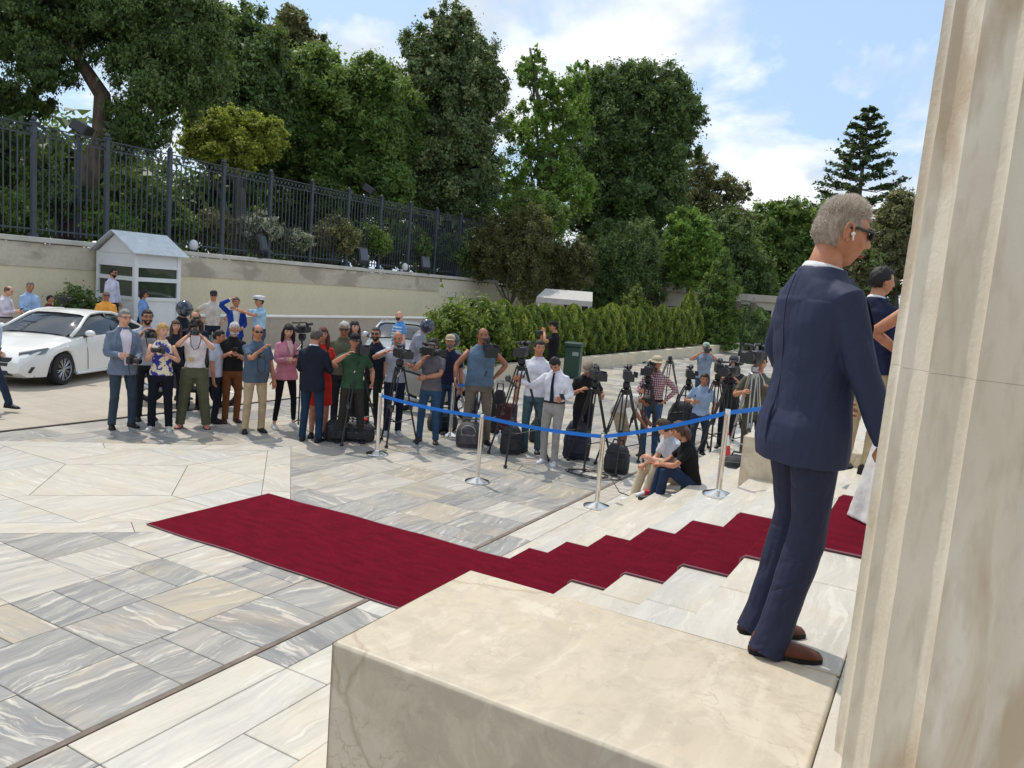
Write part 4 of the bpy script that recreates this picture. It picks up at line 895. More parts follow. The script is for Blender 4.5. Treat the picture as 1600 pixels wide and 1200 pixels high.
bag('rucksack', 'black rucksack standing at the foot of the bucket-hat man tripod', gz(962, 738), (.38, .28, .44), .2, round_=.5)
bag('rucksack', 'very large black rucksack standing behind the seated pair', gz(1060, 695), (.52, .40, .82), .3, round_=.55)
bag('equipment_bag', 'black equipment bag lying at the traffic cone', gz(1128, 748), (.52, .34, .26), .6)
bag('equipment_bag', 'crumpled black bag on the steps beside the marble block', gz(1152, 745, .31), (.44, .40, .30), .2, round_=.7)
tr = thing('trolley_case', 'dark red and black trolley case with raised handle by the rear barrier post', 'suitcase', gz(790, 678), .4)
ob('case', MB().box((0, 0, .30), (.36, .24, .54), ch=.04), pm('maroon_fabric', (.09, .012, .022), (.03, .01, .014), scale=5, rough=.8), tr)
ob('handle', MB().tube([(-.12, .1, .5), (-.12, .1, .98), (.12, .1, .98), (.12, .1, .5)], .011, 6), M_SILVERM, tr)
for x in (-.14, .14): ob('wheel', MB().lathe([(.03, -.015), (.03, .015)], 10, (x, .08, .03), R=rotm('y', math.pi/2)), M_RUB, tr)
bag('garment_bag', 'black bag hanging on the steel post by the trolley case', gz(776, 676), (.26, .2, .80), .3, pocket=False, round_=.6)
M_BOT = pm('clear_plastic', (.55, .60, .62), rough=.1)
for i, u in enumerate((780, 787)):
    t = thing('water_bottle', 'clear plastic water bottle standing beside the trolley case', 'bottle', gz(u, 692), group='water bottles')
    ob('bottle_body', MB().lathe([(.032, 0), (.034, .02), (.034, .13), (.028, .16), (.012, .18), (.012, .2)], 12), M_BOT, t, 40); ob('cap', MB().lathe([(.015, .2), (.015, .22)], 10), M_WHITE, t)
cb = []
for i in range(90):
    a = i*.42; cb.append(gz(925, 742)+np.array([.30*math.cos(a)*(1+.5*math.sin(i*.13)), .22*math.sin(a)*(1+.3*math.cos(i*.21)), .008+.004*(i % 3)]))
cb += [gz(955, 748)+[0, 0, .008], gz(968, 770)+[0, 0, .008], gz(985, 776)+[0, 0, .008]]
tag(ob('cable', MB().tube(cb, .006, 5), M_BLACKP, smooth=1), 'black cable coiled on the paving near the seated pair', 'cable')
pp = gz(1068, 778, .308); tag(ob('paper_sheet', MB().box((0, 0, .004), (.30, .21, .008), rotm('z', .3)).box((.05, .02, .011), (.26, .2, .004), rotm('z', .55)), pm('paper', (.72, .74, .80), rough=.8), loc=pp+[0, 0, .002]), 'pale sheets of paper lying on the step by the seated woman', 'paper')
# ---- litter bin by the hedge
p = gz(893, 590); bn = thing('litter_bin', 'dark green square litter bin in front of the hedge', 'bin', p, rad(15))
M_BIN = pm('bin_green', (.012, .045, .028), rough=.5)
ob('body', MB().box((0, 0, .5), (.5, .5, .98), ch=.03), M_BIN, bn); ob('lid', MB().box((0, 0, 1.06), (.56, .56, .14), ch=.03), M_BIN, bn); ob('notice', MB().box((.1, -.256, .78), (.2, .006, .12)), pm('bin_label', (.22, .3, .26), rough=.6), bn)
# ---- cars
def car(label, p, rot, paint, silver=False):
    t = thing('parked_car', label, 'car', p, rot); Lh = 2.34
    # local: +Y front; side profile stations along Y
    Y = np.linspace(-Lh, 2.36, 66); wheels = (1.42, -1.31); hw_max = .905
    def prof(y):
        f = (y+Lh)/(4.70)
        hw = hw_max*(1-.30*max(0, (f-.80)/.20)**2.2-.20*max(0, (.14-f)/.14)**2)
        belt = np.interp(f, [0, .05, .16, .40, .66, .80, .93, .98, 1], [.86, .98, 1.01, .985, .955, .86, .72, .60, .50])
        bot = np.interp(f, [0, .04, .1, .9, .97, 1], [.40, .28, .20, .19, .20, .30])
        top = belt+np.interp(f, [0, .1, .6, .72, .95, 1], [.0, .035, .045, .055, .045, 0])
        return hw, belt, bot, top
    rings = []
    for y in Y:
        hw, belt_, bot, top = prof(y); lo = bot
        for wy in wheels:
            d = abs(y-wy)
            if d < .372: lo = max(lo, .325+math.sqrt(.372**2-d*d))
        lo = min(lo, belt_-.16)
        half = [(0, bot if lo == bot else lo*.5+.1), (hw*.86, lo if lo > bot else bot), (hw*.965, lo+.02), (hw*.995, (lo+belt_)*.45), (hw*1.0, belt_-.20 if belt_-.20 > lo+.05 else (lo+belt_)/2), (hw*.985, belt_-.09), (hw*.955, belt_-.02), (hw*.90, belt_+.005), (hw*.70, belt_+(top-belt_)*.65), (hw*.35, top), (0, top)]
        rings.append([(x, y, z) for x, z in half]+[(-x, y, z) for x, z in half[-2:0:-1]])
    ob('body', MB().loft(rings), paint, t, 35)
    # cabin
    def sec(y, zr, wr, wb, zb):
        return [(wb, y, zb), (wb*.5+wr*.5+.03, y, (zb+zr)*.5+.04), (wr, y, zr-.035), (wr*.8, y, zr), (0, y, zr+.015), (-wr*.8, y, zr), (-wr, y, zr-.035), (-(wb*.5+wr*.5+.03), y, (zb+zr)*.5+.04), (-wb, y, zb)]
    st = [(1.05, .99, .66, .80, .97), (.80, 1.13, .64, .83, .97), (.48, 1.29, .60, .845, .975), (.20, 1.385, .575, .85, .98), (-.2, 1.425, .57, .85, .985), (-.7, 1.40, .57, .84, .99), (-1.1, 1.30, .57, .82, 1.0), (-1.5, 1.14, .58, .78, 1.0), (-1.78, 1.03, .58, .72, 1.0)]
    R_ = [sec(*q) for q in st]; glass = MB(); glass.loft(R_, caps=False, closed=False); ob('cabin_glass', glass, M_GLASSD, t, 30)
    roof = MB(); rr = [[(x*1.008, y, z+.012) for x, y, z in q[2:7]] for q in (sec(.30, 1.36, .59, .85, .98), sec(.12, 1.405, .575, .85, .98), sec(-.2, 1.43, .57, .85, .98), sec(-.7, 1.405, .57, .84, .99), sec(-1.0, 1.34, .57, .82, 1))]
    roof.loft(rr, caps=False, closed=False); ob('roof', roof, paint, t, 40)
    for s in (-1, 1):
        ob('pillar', MB().tube([(s*.80, 1.06, .975), (s*.745, .72, 1.13), (s*.65, .38, 1.31), (s*.60, .15, 1.39), (s*.585, -.2, 1.42), (s*.585, -.7, 1.395), (s*.60, -1.1, 1.29), (s*.63, -1.5, 1.14), (s*.66, -1.75, 1.04)], [.035, .036, .036, .032, .03, .034, .05, .06, .05], 8), paint, t, 1)
        ob('pillar', MB().tube([(s*.855, -.30, .97), (s*.71, -.32, 1.22), (s*.60, -.33, 1.40)], .028, 6), M_BLACKP, t, 1)
        mr = ob('mirror', MB().ball((s*.99, .72, 1.02), (.11, .075, .075), 12, 8), paint, t, 1); ob('mirror_stalk', MB().tube([(s*.86, .74, .95), (s*.96, .73, .97)], .03, 6), M_BLACKP, mr)
        hl_ = ob('headlight', MB().loft([[(s*x, y, z) for x, y, z in q] for q in ([(.52, 2.175, .70), (.52, 2.20, .60), (.52, 2.23, .62), (.52, 2.22, .68)], [(.70, 2.05, .74), (.70, 2.13, .61), (.70, 2.16, .63), (.70, 2.10, .73)], [(.83, 1.80, .78), (.83, 1.92, .68), (.855, 1.92, .68), (.85, 1.80, .785)])]), pm('headlight_glass', (.16, .17, .18), rough=.08, spec=.9), t)
        ob('light_strip', MB().tube([(s*.54, 2.245, .70), (s*.70, 2.14, .745), (s*.845, 1.84, .79)], .012, 5), M_WHITE, hl_)
        ob('air_intake', MB().loft([[(s*.55, 2.29, .30), (s*.60, 2.28, .43), (s*.56, 2.31, .43), (s*.52, 2.315, .31)], [(s*.72, 2.16, .30), (s*.76, 2.11, .42), (s*.79, 2.13, .42), (s*.75, 2.19, .31)]]), M_BLACKP, t)
        ob('door_seam', MB().tube([(s*.893, .62, .25), (s*.912, .66, .6), (s*.885, .70, .95)], .006, 4), M_BLACKP, t); ob('door_seam', MB().tube([(s*.893, -.34, .25), (s*.912, -.33, .6), (s*.885, -.32, .95)], .006, 4), M_BLACKP, t)
        ob('door_handle', MB().tube([(s*.915, -.02, .80), (s*.925, -.14, .80), (s*.915, -.24, .80)], .014, 5), paint, t)
        ob('sill', MB().tube([(s*.885, 1.0, .20), (s*.895, 0, .19), (s*.885, -.9, .20)], .03, 6), paint, t)
    gr = ob('grille', MB().loft([[(-.40, 2.33, .42), (.40, 2.33, .42), (.46, 2.315, .60), (-.46, 2.315, .60)], [(-.38, 2.37, .43), (.38, 2.37, .43), (.44, 2.345, .59), (-.44, 2.345, .59)]]), M_BLACKP, t)
    ob('lower_intake', MB().loft([[(-.46, 2.30, .24), (.46, 2.30, .24), (.40, 2.31, .35), (-.40, 2.31, .35)], [(-.44, 2.365, .25), (.44, 2.365, .25), (.38, 2.37, .34), (-.38, 2.37, .34)]]), M_BLACKP, t)
    ob('badge', MB().lathe([(.075, 0), (.075, .012), (.05, .018)], 16, (0, 2.37, .51), R=rotm('x', -math.pi/2)), M_SILVERM, gr)
    ob('underbody', MB().box((0, 0, .36), (1.5, 4.2, .3)), M_BLACKP, t)
    M_TY = M_RUB
    for s in (-1, 1):
        for wy in wheels:
            c = (s*.80, wy, .325); Rw = rotm('y', s*math.pi/2)
            w_ = ob('wheel', MB().lathe([(.22, -.11), (.30, -.11), (.325, -.08), (.325, .08), (.30, .11), (.225, .108), (.222, .07), (.05, .055)], 36, c, R=Rw), M_TY, t, 30)
            ob('arch', MB().tube([(s*.84, wy+.372*math.cos(a), .325+.372*math.sin(a)) for a in np.linspace(-.1, math.pi+.1, 16)], .03, 5), M_BLACKP, w_)
            rim = MB(); rim.lathe([(.232, .092), (.238, .108), (.224, .108), (.218, .092)], 36, c, R=Rw, caps=False)
            for k in range(20):
                a = k*2*math.pi/20+(.05 if k % 2 else -.05); a2 = a+(.10 if k % 2 else -.10)
                p0 = np.array([math.cos(a2)*.05, math.sin(a2)*.05, .088]); p1 = np.array([math.cos(a)*.226, math.sin(a)*.226, .10]); rim.tube([p0@Rw.T+c, p1@Rw.T+c], [.010, .007], 4)
            rim.lathe([(.045, .08), (.05, .095), (.02, .1)], 12, c, R=Rw); ob('rim', rim, M_SILVERM, w_)
    return t
M_PWHITE = pm('car_white', (.80, .785, .74), rough=.22, spec=.6); M_PSILV = pm('car_silver', (.50, .52, .55), rough=.25, metal=.5)
for m_ in (M_PWHITE, M_PSILV): m_.node_tree.nodes['Principled BSDF'].inputs['Coat Weight'].default_value = .6
fwd = np.array([.42, -.907]); rotc = math.atan2(fwd[1], fwd[0])-math.pi/2
wc = gz(93, 601)[:2]                       # contact of the front wheel nearest the plaza
side = np.array([fwd[1], -fwd[0]])         # its right hand side
lft = -side; cc = wc-fwd*1.42-lft*.80
car('glossy white four-door coupe parked beside the guard booth, nose towards the stairs', (cc[0], cc[1], 0), rotc, M_PWHITE)
sc_ = at(628, 520, 23.5); car('silver car parked by the low marble parapet, windscreen showing behind the crowd', (sc_[0], sc_[1], 0), math.atan2(-.85, .53)-math.pi/2, M_PSILV)
# ---- motor scooters / motorcycles
def moto(label, p, rot, body, scooter=True):
    t = thing('motorcycle', label, 'motorcycle', p, rot, 'parked motorcycles')
    for wy, r in ((.72, .29), (-.68, .29)):
        a = np.linspace(0, 2*np.pi, 25)[:-1]; rg = []
        w_ = MB(); 
        for q in range(24):
            c_, s_ = math.cos(a[q]), math.sin(a[q]); rg.append([(.055*math.cos(b), wy+c_*(r-.055+.055*math.sin(b)), r+s_*(r-.055+.055*math.sin(b))) for b in np.arange(8)*np.pi/4])
        rg.append(rg[0]); w_.loft(rg, caps=False); wh = ob('wheel', w_, M_RUB, t, 1)
        rim = MB(); rim.lathe([(.06, -.04), (.06, .04)], 10, (0, wy, r), R=rotm('y', math.pi/2))
        for k in range(5): aa = k*1.2566; rim.tube([(0, wy, r), (0, wy+math.cos(aa)*(r-.08), r+math.sin(aa)*(r-.08))], .014, 5)
        ob('rim', rim, M_SILVERM, wh)
    def sh(pts): return [[(x, y+0, z) for x, z in [(w, zb), (w*1.05, (zb+zt)/2), (w*.8, zt), (-w*.8, zt), (-w*1.05, (zb+zt)/2), (-w, zb)]] for y, w, zb, zt in pts]
    ob('rear_body', MB().loft(sh([(-1.0, .08, .72, .80), (-.8, .15, .55, .86), (-.4, .19, .38, .82), (-.05, .19, .30, .74), (.1, .16, .28, .5)])), body, t, 40)
    ob('seat', MB().loft(sh([(-.82, .12, .84, .90), (-.5, .16, .81, .90), (-.1, .16, .74, .83), (.08, .1, .72, .78)])), M_BLACKP, t, 40)
    ob('footboard', MB().box((0, .2, .30), (.36, .5, .08), ch=.02), M_BLACKP, t)
    ob('front_fairing', MB().loft(sh([(.36, .22, .32, .90), (.50, .24, .40, 1.02), (.66, .18, .55, .98), (.80, .06, .66, .82)])), body, t, 40)
    ob('fork', MB().tube([(.07, .72, .29), (.07, .55, .8)], .025).tube([(-.07, .72, .29), (-.07, .55, .8)], .025), M_SILVERM, t)
    ob('mudguard', MB().loft([[(.07, .72+math.cos(a)*.32, .29+math.sin(a)*.32), (-.07, .72+math.cos(a)*.32, .29+math.sin(a)*.32), (-.07, .72+math.cos(a)*.34, .29+math.sin(a)*.34), (.07, .72+math.cos(a)*.34, .29+math.sin(a)*.34)] for a in np.linspace(.2, 2.6, 9)]), body, t)
    ob('handlebar', MB().tube([(.34, .38, 1.06), (.16, .46, 1.06), (0, .5, 1.02), (-.16, .46, 1.06), (-.34, .38, 1.06)], [.018, .014, .014, .014, .018], 6), M_BLACKP, t)
    ob('windscreen', MB().loft([[(x, .56+.06*(1-abs(x)/.2), 1.0), (x*.8, .44, 1.36)] for x in np.linspace(-.2, .2, 7)], caps=False, closed=False), pm('smoked_screen', (.12, .13, .13), rough=.08), t)
    for s in (-1, 1): ob('mirror', MB().tube([(s*.26, .42, 1.06), (s*.34, .44, 1.24)], .008, 5).ball((s*.36, .44, 1.27), (.06, .02, .04), 8, 5), M_BLACKP, t)
    ob('exhaust', MB().tube([(.16, -.2, .26), (.2, -.5, .30), (.21, -.98, .36)], [.03, .055, .06], 8), M_SILVERM, t, 1)
    ob('stand', MB().tube([(-.1, -.1, .28), (-.2, -.15, .01)], .015), M_BLACKM, t)
    return t
M_SCOOT = pm('scooter_silver', (.33, .32, .29), rough=.3, metal=.3); M_SCDK = pm('moto_black', (.02, .02, .022), rough=.3)
q = gz(676, 648); moto('silver and black motor scooter parked in front of the hedge end', q, faceyaw(q, 62), M_SCOOT)
q = gz(290, 632); moto('dark motorcycle half hidden behind the photographers, ridden by the helmeted person', q, faceyaw(q, 70), M_SCDK)
t = thing('crash_helmet', 'glossy dark green crash helmet resting on the scooter handlebar', 'helmet', at(708, 532, 15.6))
ob('shell', MB().ball((0, 0, 0), (.14, .16, .15), 16, 10), pm('helmet_green', (.01, .03, .028), rough=.12, spec=.7), t, 1); ob('visor', MB().ball((0, .03, -.01), (.13, .145, .07), 16, 8), M_GLASSD, t, 1)
# ================================================================ people
SK = dict(a=pm('skin_light', S(214, 164, 138), S(200, 146, 120), scale=20, rough=.55, spec=.35), b=pm('skin_tan', S(190, 134, 104), S(172, 116, 88), scale=20, rough=.55, spec=.35), c=pm('skin_brown', S(160, 106, 78), S(142, 92, 66), scale=20, rough=.55, spec=.35))
M_EYE = pm('eye_dark', (.02, .015, .012), rough=.2); M_LIP = pm('lips', S(168, 98, 88), rough=.5)
def hairm(c): return pm('hair_%d_%d_%d' % c, S(*c), tuple(x*.5 for x in S(*c)), scale=60, rough=.6, bump=.8, bscale=90, stretch=(1, 1, .35), spec=.4)
DISP = bpy.data.textures.new('folds', 'CLOUDS'); DISP.noise_scale = .085; DISP.noise_depth = 3
DISP.noise_type = 'HARD_NOISE'
DISP2 = bpy.data.textures.new('folds_suit', 'CLOUDS'); DISP2.noise_scale = .26; DISP2.noise_depth = 1; DISP2.noise_type = 'HARD_NOISE'
def headgrid(nt_=22, na=34, fem=0):
    t = np.linspace(.02, np.pi-.02, nt_); a = np.linspace(0, 2*np.pi, na, endpoint=False)
    T, A = np.meshgrid(t, a, indexing='ij'); x, y, z = np.sin(T)*np.sin(A), np.sin(T)*np.cos(A), np.cos(T)
    X, Y, Z = x*.0765, np.where(y > 0, y*.092, y*.105), z*.118
    q = np.clip((-Z-.01)/.105, 0, 1)
    X = X*(1-(.30+.06*fem)*q**1.6); Y = np.where(Y < 0, Y*(1-.62*q**1.1), Y*(1-.04*q)); X = X*np.where(Z > .03, 1+.05*np.clip((Z-.03)/.05, 0, 1)*(Y < 0), 1)
    f = y > 0
    Y = Y+f*(.010*np.exp(-(X/.022)**2-((Z+.105)/.02)**2))                                   # chin
    prof = np.clip((.030-Z)/.055, 0, 1)*np.clip((Z+.038)/.010, 0, 1)
    Y = Y+f*.026*np.exp(-(X/.0125)**2)*prof                                                   # nose
    Y = Y-f*.010*np.exp(-((np.abs(X)-.031)/.016)**2-((Z-.014)/.013)**2)                       # eye sockets
    Y = Y+f*.005*np.exp(-((Z-.034)/.009)**2)*np.exp(-(X/.05)**2)                              # brow
    Y = Y+f*.0055*np.exp(-(X/.022)**2-((Z+.063)/.012)**2)-f*.004*np.exp(-(X/.02)**2-((Z+.0635)/.003)**2)
    return np.stack([X, Y, Z], -1)
def wrapgrid(mb, G, mi=0, mask=None):
    k, n = G.shape[:2]; F = []
    for i in range(k-1):
        for j in range(n):
            if mask is None or mask[i, j]: F.append((i*n+j, (i+1)*n+j, (i+1)*n+(j+1) % n, i*n+(j+1) % n))
    if mask is None: F.append(tuple(range(n))); F.append(tuple((k-1)*n+j for j in range(n))[::-1])
    mb.add(G.reshape(-1, 3), F, mi)
HEADS = {(0, 0): headgrid(), (1, 0): headgrid(fem=1), (0, 1): headgrid(60, 96)}
def ik(a, b, l1, l2, hint):
    a, b, hint = np.array(a, float), np.array(b, float), np.array(hint, float); d = b-a; D = np.linalg.norm(d)
    if D > (l1+l2)*.995: b = a+d/D*(l1+l2)*.995; d = b-a; D = np.linalg.norm(d)
    u = d/D; x = (l1*l1-l2*l2+D*D)/(2*D); h = math.sqrt(max(0, l1*l1-x*x)); w = hint-(hint@u)*u; w /= np.linalg.norm(w)+1e-9
    return a+u*x+w*h, b
def hand(mb, wr, dirv, nrm, side, curl=.7, s=1., mi=0, n=6):
    # palm, four fingers of different length and a thumb leaving the side of the palm
    d = np.array(dirv, float); d /= np.linalg.norm(d); nn = np.array(nrm, float); nn -= (nn@d)*d; nn /= np.linalg.norm(nn)+1e-9; x = np.cross(d, nn)*side
    P = [wr-d*.02*s, wr+d*.03*s, wr+d*.07*s, wr+d*.095*s]; mb.tube(P, [(.030*s, .021*s), (.040*s, .019*s), (.044*s, .017*s), (.040*s, .012*s)], 8, up=nn, mi=mi)
    for k, (o, ln, st) in enumerate(((-.030, .068, .088), (-.010, .078, .094), (.010, .074, .092), (.029, .058, .084))):
        p = wr+d*st*s+x*o*s; pts = [p-d*.02*s]; dd = d.copy()
        for seg in (.42, .33, .25):
            a = curl*(.55+.15*k/3); c_, s_ = math.cos(a), math.sin(a); dd = dd*c_+np.cross(np.cross(dd, nn), dd)*s_; dd /= np.linalg.norm(dd); p = p+dd*ln*seg*s; pts.append(p)
        mb.tube(pts, np.array([.0092, .0088, .0078, .0062])*s, n, mi=mi)
    p = wr+d*.022*s-x*.030*s; dd = (d*.62-x*.62+nn*.45); dd /= np.linalg.norm(dd); p2 = p+dd*.038*s; d2 = d*.85-x*.15+nn*.5; d2 /= np.linalg.norm(d2)
    mb.tube([p-dd*.015*s, p, p2, p2+d2*.03*s], np.array([.013, .0125, .0105, .0075])*s, n, mi=mi)
MALE = np.array([(.74, .150, .110, 0), (.84, .166, .122, -.008), (.92, .170, .120, -.008), (1.0, .152, .110, 0), (1.08, .145, .106, .006), (1.17, .153, .113, .010), (1.29, .172, .121, .006), (1.37, .165, .110, -.006), (1.43, .126, .090, -.014), (1.475, .088, .074, -.016), (1.515, .064, .064, -.008)])
FEM = np.array([(.74, .150, .108, 0), (.84, .170, .124, -.010), (.92, .168, .118, -.008), (1.0, .146, .102, 0), (1.07, .128, .092, .004), (1.16, .138, .100, .012), (1.28, .154, .122, .018), (1.36, .142, .102, .0), (1.42, .106, .082, -.012), (1.465, .074, .066, -.014), (1.505, .054, .054, -.006)])
PXE = .85
def person(label, loc, H, yaw, fem=0, w=1., belly=0., lean=0, side=0, twist=0, head=(0, 0), R=None, Lh=None, Re=None, Le=None, feet=None, pelvis=(0, 0, 0), knees=None, toe=(12, -12),
           top='tee', tcol=(.3, .3, .3), col2=None, sleeve=None, hem=None, tie=None, v0=.95, hemdrop=.035, bottom='trousers', bcol=(.03, .03, .04), leg=1., shoe=(.015, .015, .016), hair='short', hcol=(50, 38, 30), skin='b',
           glasses=None, beard=None, vox=.0135, curl=(.7, .7), big=False, hat=None, extra=None, badge=None, stripe=None, armbare=False, sm=4, disp=.014, neck=None, check=None, bmat=None):
    k = H/1.75; t = thing('person', label, 'person', loc, yaw); TB = (FEM if fem else MALE).copy(); TB[:, 1] *= w; TB[:, 2] *= (w*.6+.4)
    if belly:
        g = np.exp(-((TB[:, 0]-1.05)/.13)**2)*belly; TB[:, 2] += g*.55; TB[:, 3] += g*.5; TB[:, 1] += g*.35
    pel = np.array([0, 0, .92])+np.array(pelvis, float)
    ss = np.linspace(0, .95, 96); an = rad(lean)*np.clip(ss/.28, 0, 1); sd = rad(side)*np.clip(ss/.28, 0, 1); ds = ss[1]-ss[0]
    tang = np.stack([np.sin(sd), np.sin(an)*np.cos(sd), np.cos(an)*np.cos(sd)], 1); SPN = np.concatenate([[[0, 0, 0]], np.cumsum(tang[:-1]*ds, 0)])
    def Sp(z):
        s = z-.92
        if s <= 0: return pel+np.array([0, 0, s]), np.eye(3)
        i = min(94, int(s/ds)); f = s/ds-i; p = SPN[i]*(1-f)+SPN[i+1]*f; r = min(1, s/.28)
        return pel+p, rotm('z', rad(twist)*r)@rotm('y', rad(side)*r)@rotm('x', -rad(lean)*r)
    def tor(z): return [np.interp(z, TB[:, 0], TB[:, c]) for c in (1, 2, 3)]
    ANG = np.arange(28)*2*np.pi/28; CA = np.sign(np.cos(ANG))*np.abs(np.cos(ANG))**PXE; SA = np.sign(np.sin(ANG))*np.abs(np.sin(ANG))**PXE
    def ring(z, inf=0., fx=1., fy=1.):
        rx, ry, cy = tor(z); c, F = Sp(z); return c+np.stack([CA*(rx*fx+inf), cy+SA*(ry*fy+inf), 0*CA], 1)@F.T
    def front(z, x, inf=.01, back=False):
        rx, ry, cy = tor(z); c, F = Sp(z); e = 2/PXE; yy = (ry+inf)*(max(0, 1-(abs(x)/(rx+inf))**e))**(1/e); return c+F@np.array([x, cy+(-yy if back else yy), 0])
    def patch(z0, z1, wf, inf, nz=10, nx=7, back=False):
        G_ = np.zeros((nz, nx, 3))
        for i, z in enumerate(np.linspace(z0, z1, nz)):
            a, b = wf(z)
            for j, x in enumerate(np.linspace(a, b, nx)): G_[i, j] = front(z, x, inf, back)
        mb = MB(); mb.grid(G_*k); return mb
    cS, FS = Sp(1.388); shw = (.168 if not fem else .146)*(.5+.5*w)
    l1, l2 = (.285, .255) if not fem else (.27, .24)
    arms = {}
    for s, tg, hint in ((1, R, Re), (-1, Lh, Le)):
        sh = cS+FS@np.array([s*shw, -.008, 0])
        if tg is None: tg = (s*(shw+.085+belly*.3), .04, pel[2]-.10)
        hint = np.array(hint, float) if hint is not None else np.array([s*.45, -.5, -.6])
        e, wr = ik(sh, np.array(tg, float), l1, l2, hint); arms[s] = (sh, e, wr)
    if feet is None: feet = ((.10, .02), (-.10, -.02))
    legs = {}
    for s, f, tz_ in ((1, feet[0], toe[0]), (-1, feet[1], toe[1])):
        hp = pel+np.array([s*.088*(.6+.4*w), -.005, .0]); fz = f[2] if len(f) > 2 else 0; an_ = np.array([f[0], f[1], .085+fz])
        hint = np.array(knees[0 if s > 0 else 1], float) if knees else np.array([math.sin(rad(tz_))*.6, 1, 0])
        kn, an_ = ik(hp, an_, .425, .42, hint); legs[s] = (hp, kn, an_)
    # ---- skin: head, neck, arms, hands, lower legs in one mesh
    sk = MB(); c5, F5 = Sp(1.505 if not fem else 1.50); HR = F5@rotm('z', -rad(head[0]))@rotm('x', rad(head[1])); hc = c5+F5@np.array([0, .014, .030])+HR@np.array([0, .020, .102])
    hg = HEADS[(1 if fem else 0, 0)] if not big else HEADS[(0, 1)]; hs = (1.0 if not fem else .95)*(1.05 if big else 1)
    HW = lambda G_: (G_*hs)@HR.T+hc
    wrapgrid(sk, HW(hg)*k)
    c4, F4 = Sp(1.44); nr = .058 if not fem else .047; nr *= (.5+.5*w)
    sk.tube(np.array([c4, c5+F5@np.array([0, -.002, .02]), hc+HR@np.array([0, -.022, -.05])])*k, np.array([nr*1.25, nr, nr*.98])*k, 14 if not big else 32)
    for s in (-1, 1):
        sk.ball((hc+HR@(np.array([s*.077, -.012, -.002])*hs))*k, np.array([.009, .018, .031])*k, 8 if not big else 16, 6 if not big else 12, R=HR@rotm('z', s*.35)@rotm('x', -.15))
        sk.ball((hc+HR@(np.array([s*.031, .0745, .013])*hs))*k, np.array([.012, .008, .0065])*k, 8, 5, mi=1, R=HR)
        sk.tube([(hc+HR@(np.array([s*q, yy_, zz_])*hs))*k for q, yy_, zz_ in ((.014, .087, .031), (.030, .085, .036), (.046, .074, .032))], .0042*k, 5, mi=3)
    sk.ball((hc+HR@(np.array([0, .089, -.063])*hs))*k, np.array([.021, .006, .007])*k, 8, 5, mi=2, R=HR)
    ar = .9+.1*w-.12*fem
    for s, cu in ((1, curl[0]), (-1, curl[1])):
        sh, e, wr = arms[s]; sk.tube(np.array([sh, sh*.55+e*.45, e*.92+sh*.08, e*.9+wr*.1, e*.6+wr*.4, wr])*k, np.array([.052, .046, .039, .039, .040, .026])*k*ar*np.array([.8, .86, 1, 1, 1, 1] if not (sleeve == 'none' or (top == 'vest' and sleeve is None)) else [1]*6), 10 if not big else 20)
        d = wr-e; d /= np.linalg.norm(d); nn_ = np.array([-s*1., 0, 0])*.5+np.array([0, .5, 0]) if wr[2] < .95 else np.array([-s*.8, .3, -.2]); hand(sk, wr*k, d, nn_, s, cu, k*(1 if not fem else .9), n=6 if not big else 10)
        hp, kn, an_ = legs[s]; sk.tube(np.array([hp, kn*.95+hp*.05, kn*.9+an_*.1, kn*.6+an_*.4, an_, an_-np.array([0, 0, .04])])*k, np.array([.075, .055, .052, .054, .034, .034])*k*(.8+.2*w)*(1 if bottom in ('shorts', 'skirt', 'dress') else .78), 10)
    ob('body', sk, [SK[skin], M_EYE, M_LIP, hairm(hcol)], t, 1)
    def garment(name, mb, mat, v=vox, d=disp, sm_=sm, tex=None):
        o = ob(name, mb, mat, t); md = o.modifiers.new('r', 'REMESH'); md.mode = 'VOXEL'; md.voxel_size = v; md.use_smooth_shade = True
        m2 = o.modifiers.new('s', 'SMOOTH'); m2.iterations = sm_; m2.factor = .5
        if d: m3 = o.modifiers.new('d', 'DISPLACE'); m3.texture = tex or (DISP2 if big else DISP); m3.strength = d; m3.mid_level = .45; m3.texture_coords = 'GLOBAL' if not big else 'LOCAL'
        return o
    # ---- trousers / shorts / skirt
    bm_ = MB(); bl = bmat or cloth(bcol); rise = 1.02
    if bottom in ('trousers', 'shorts', 'slim'):
        f = {'trousers': 1.12, 'shorts': 1.15, 'slim': 1.04}[bottom]*leg
        bm_.loft([ring(z, .008) * k for z in (.80, .86, .92, .97, rise)])
        for s in (1, -1):
            hp, kn, an_ = legs[s]; bx = hp+np.array([0, 0, .05])
            if bottom == 'shorts': P = [bx, hp, hp*.5+kn*.5, kn*.93+hp*.07, kn*.96+an_*.04]; r_ = [.08, .085, .078, .074, .074]
            else: P = [bx, hp, hp*.5+kn*.5, kn*.9+hp*.1, kn*.9+an_*.1, kn*.45+an_*.55, an_*.94+kn*.06, an_-np.array([0, 0, hemdrop])]; r_ = [.08, .086, .074, .061, .059, .055, .052, .055] if bottom == 'trousers' else [.08, .084, .070, .054, .051, .047, .036, .036]
            if hemdrop > .05: r_[-1] = .061; r_[-2] = .059; r_[-3] = .060; r_[-4] = .062; P[-1] = P[-1]-np.array([0, .030, 0])
            if bottom == 'slim': P[-1] = an_*.9+kn*.1; P = P[:6]+[P[-1]]; r_ = r_[:6]+[.038]
            bm_.tube(np.array(P)*k, np.array(r_)*k*f*(.75+.25*w), 14)
        garment('trousers' if bottom != 'shorts' else 'shorts', bm_, bl, d=disp*(.55 if big else .8))
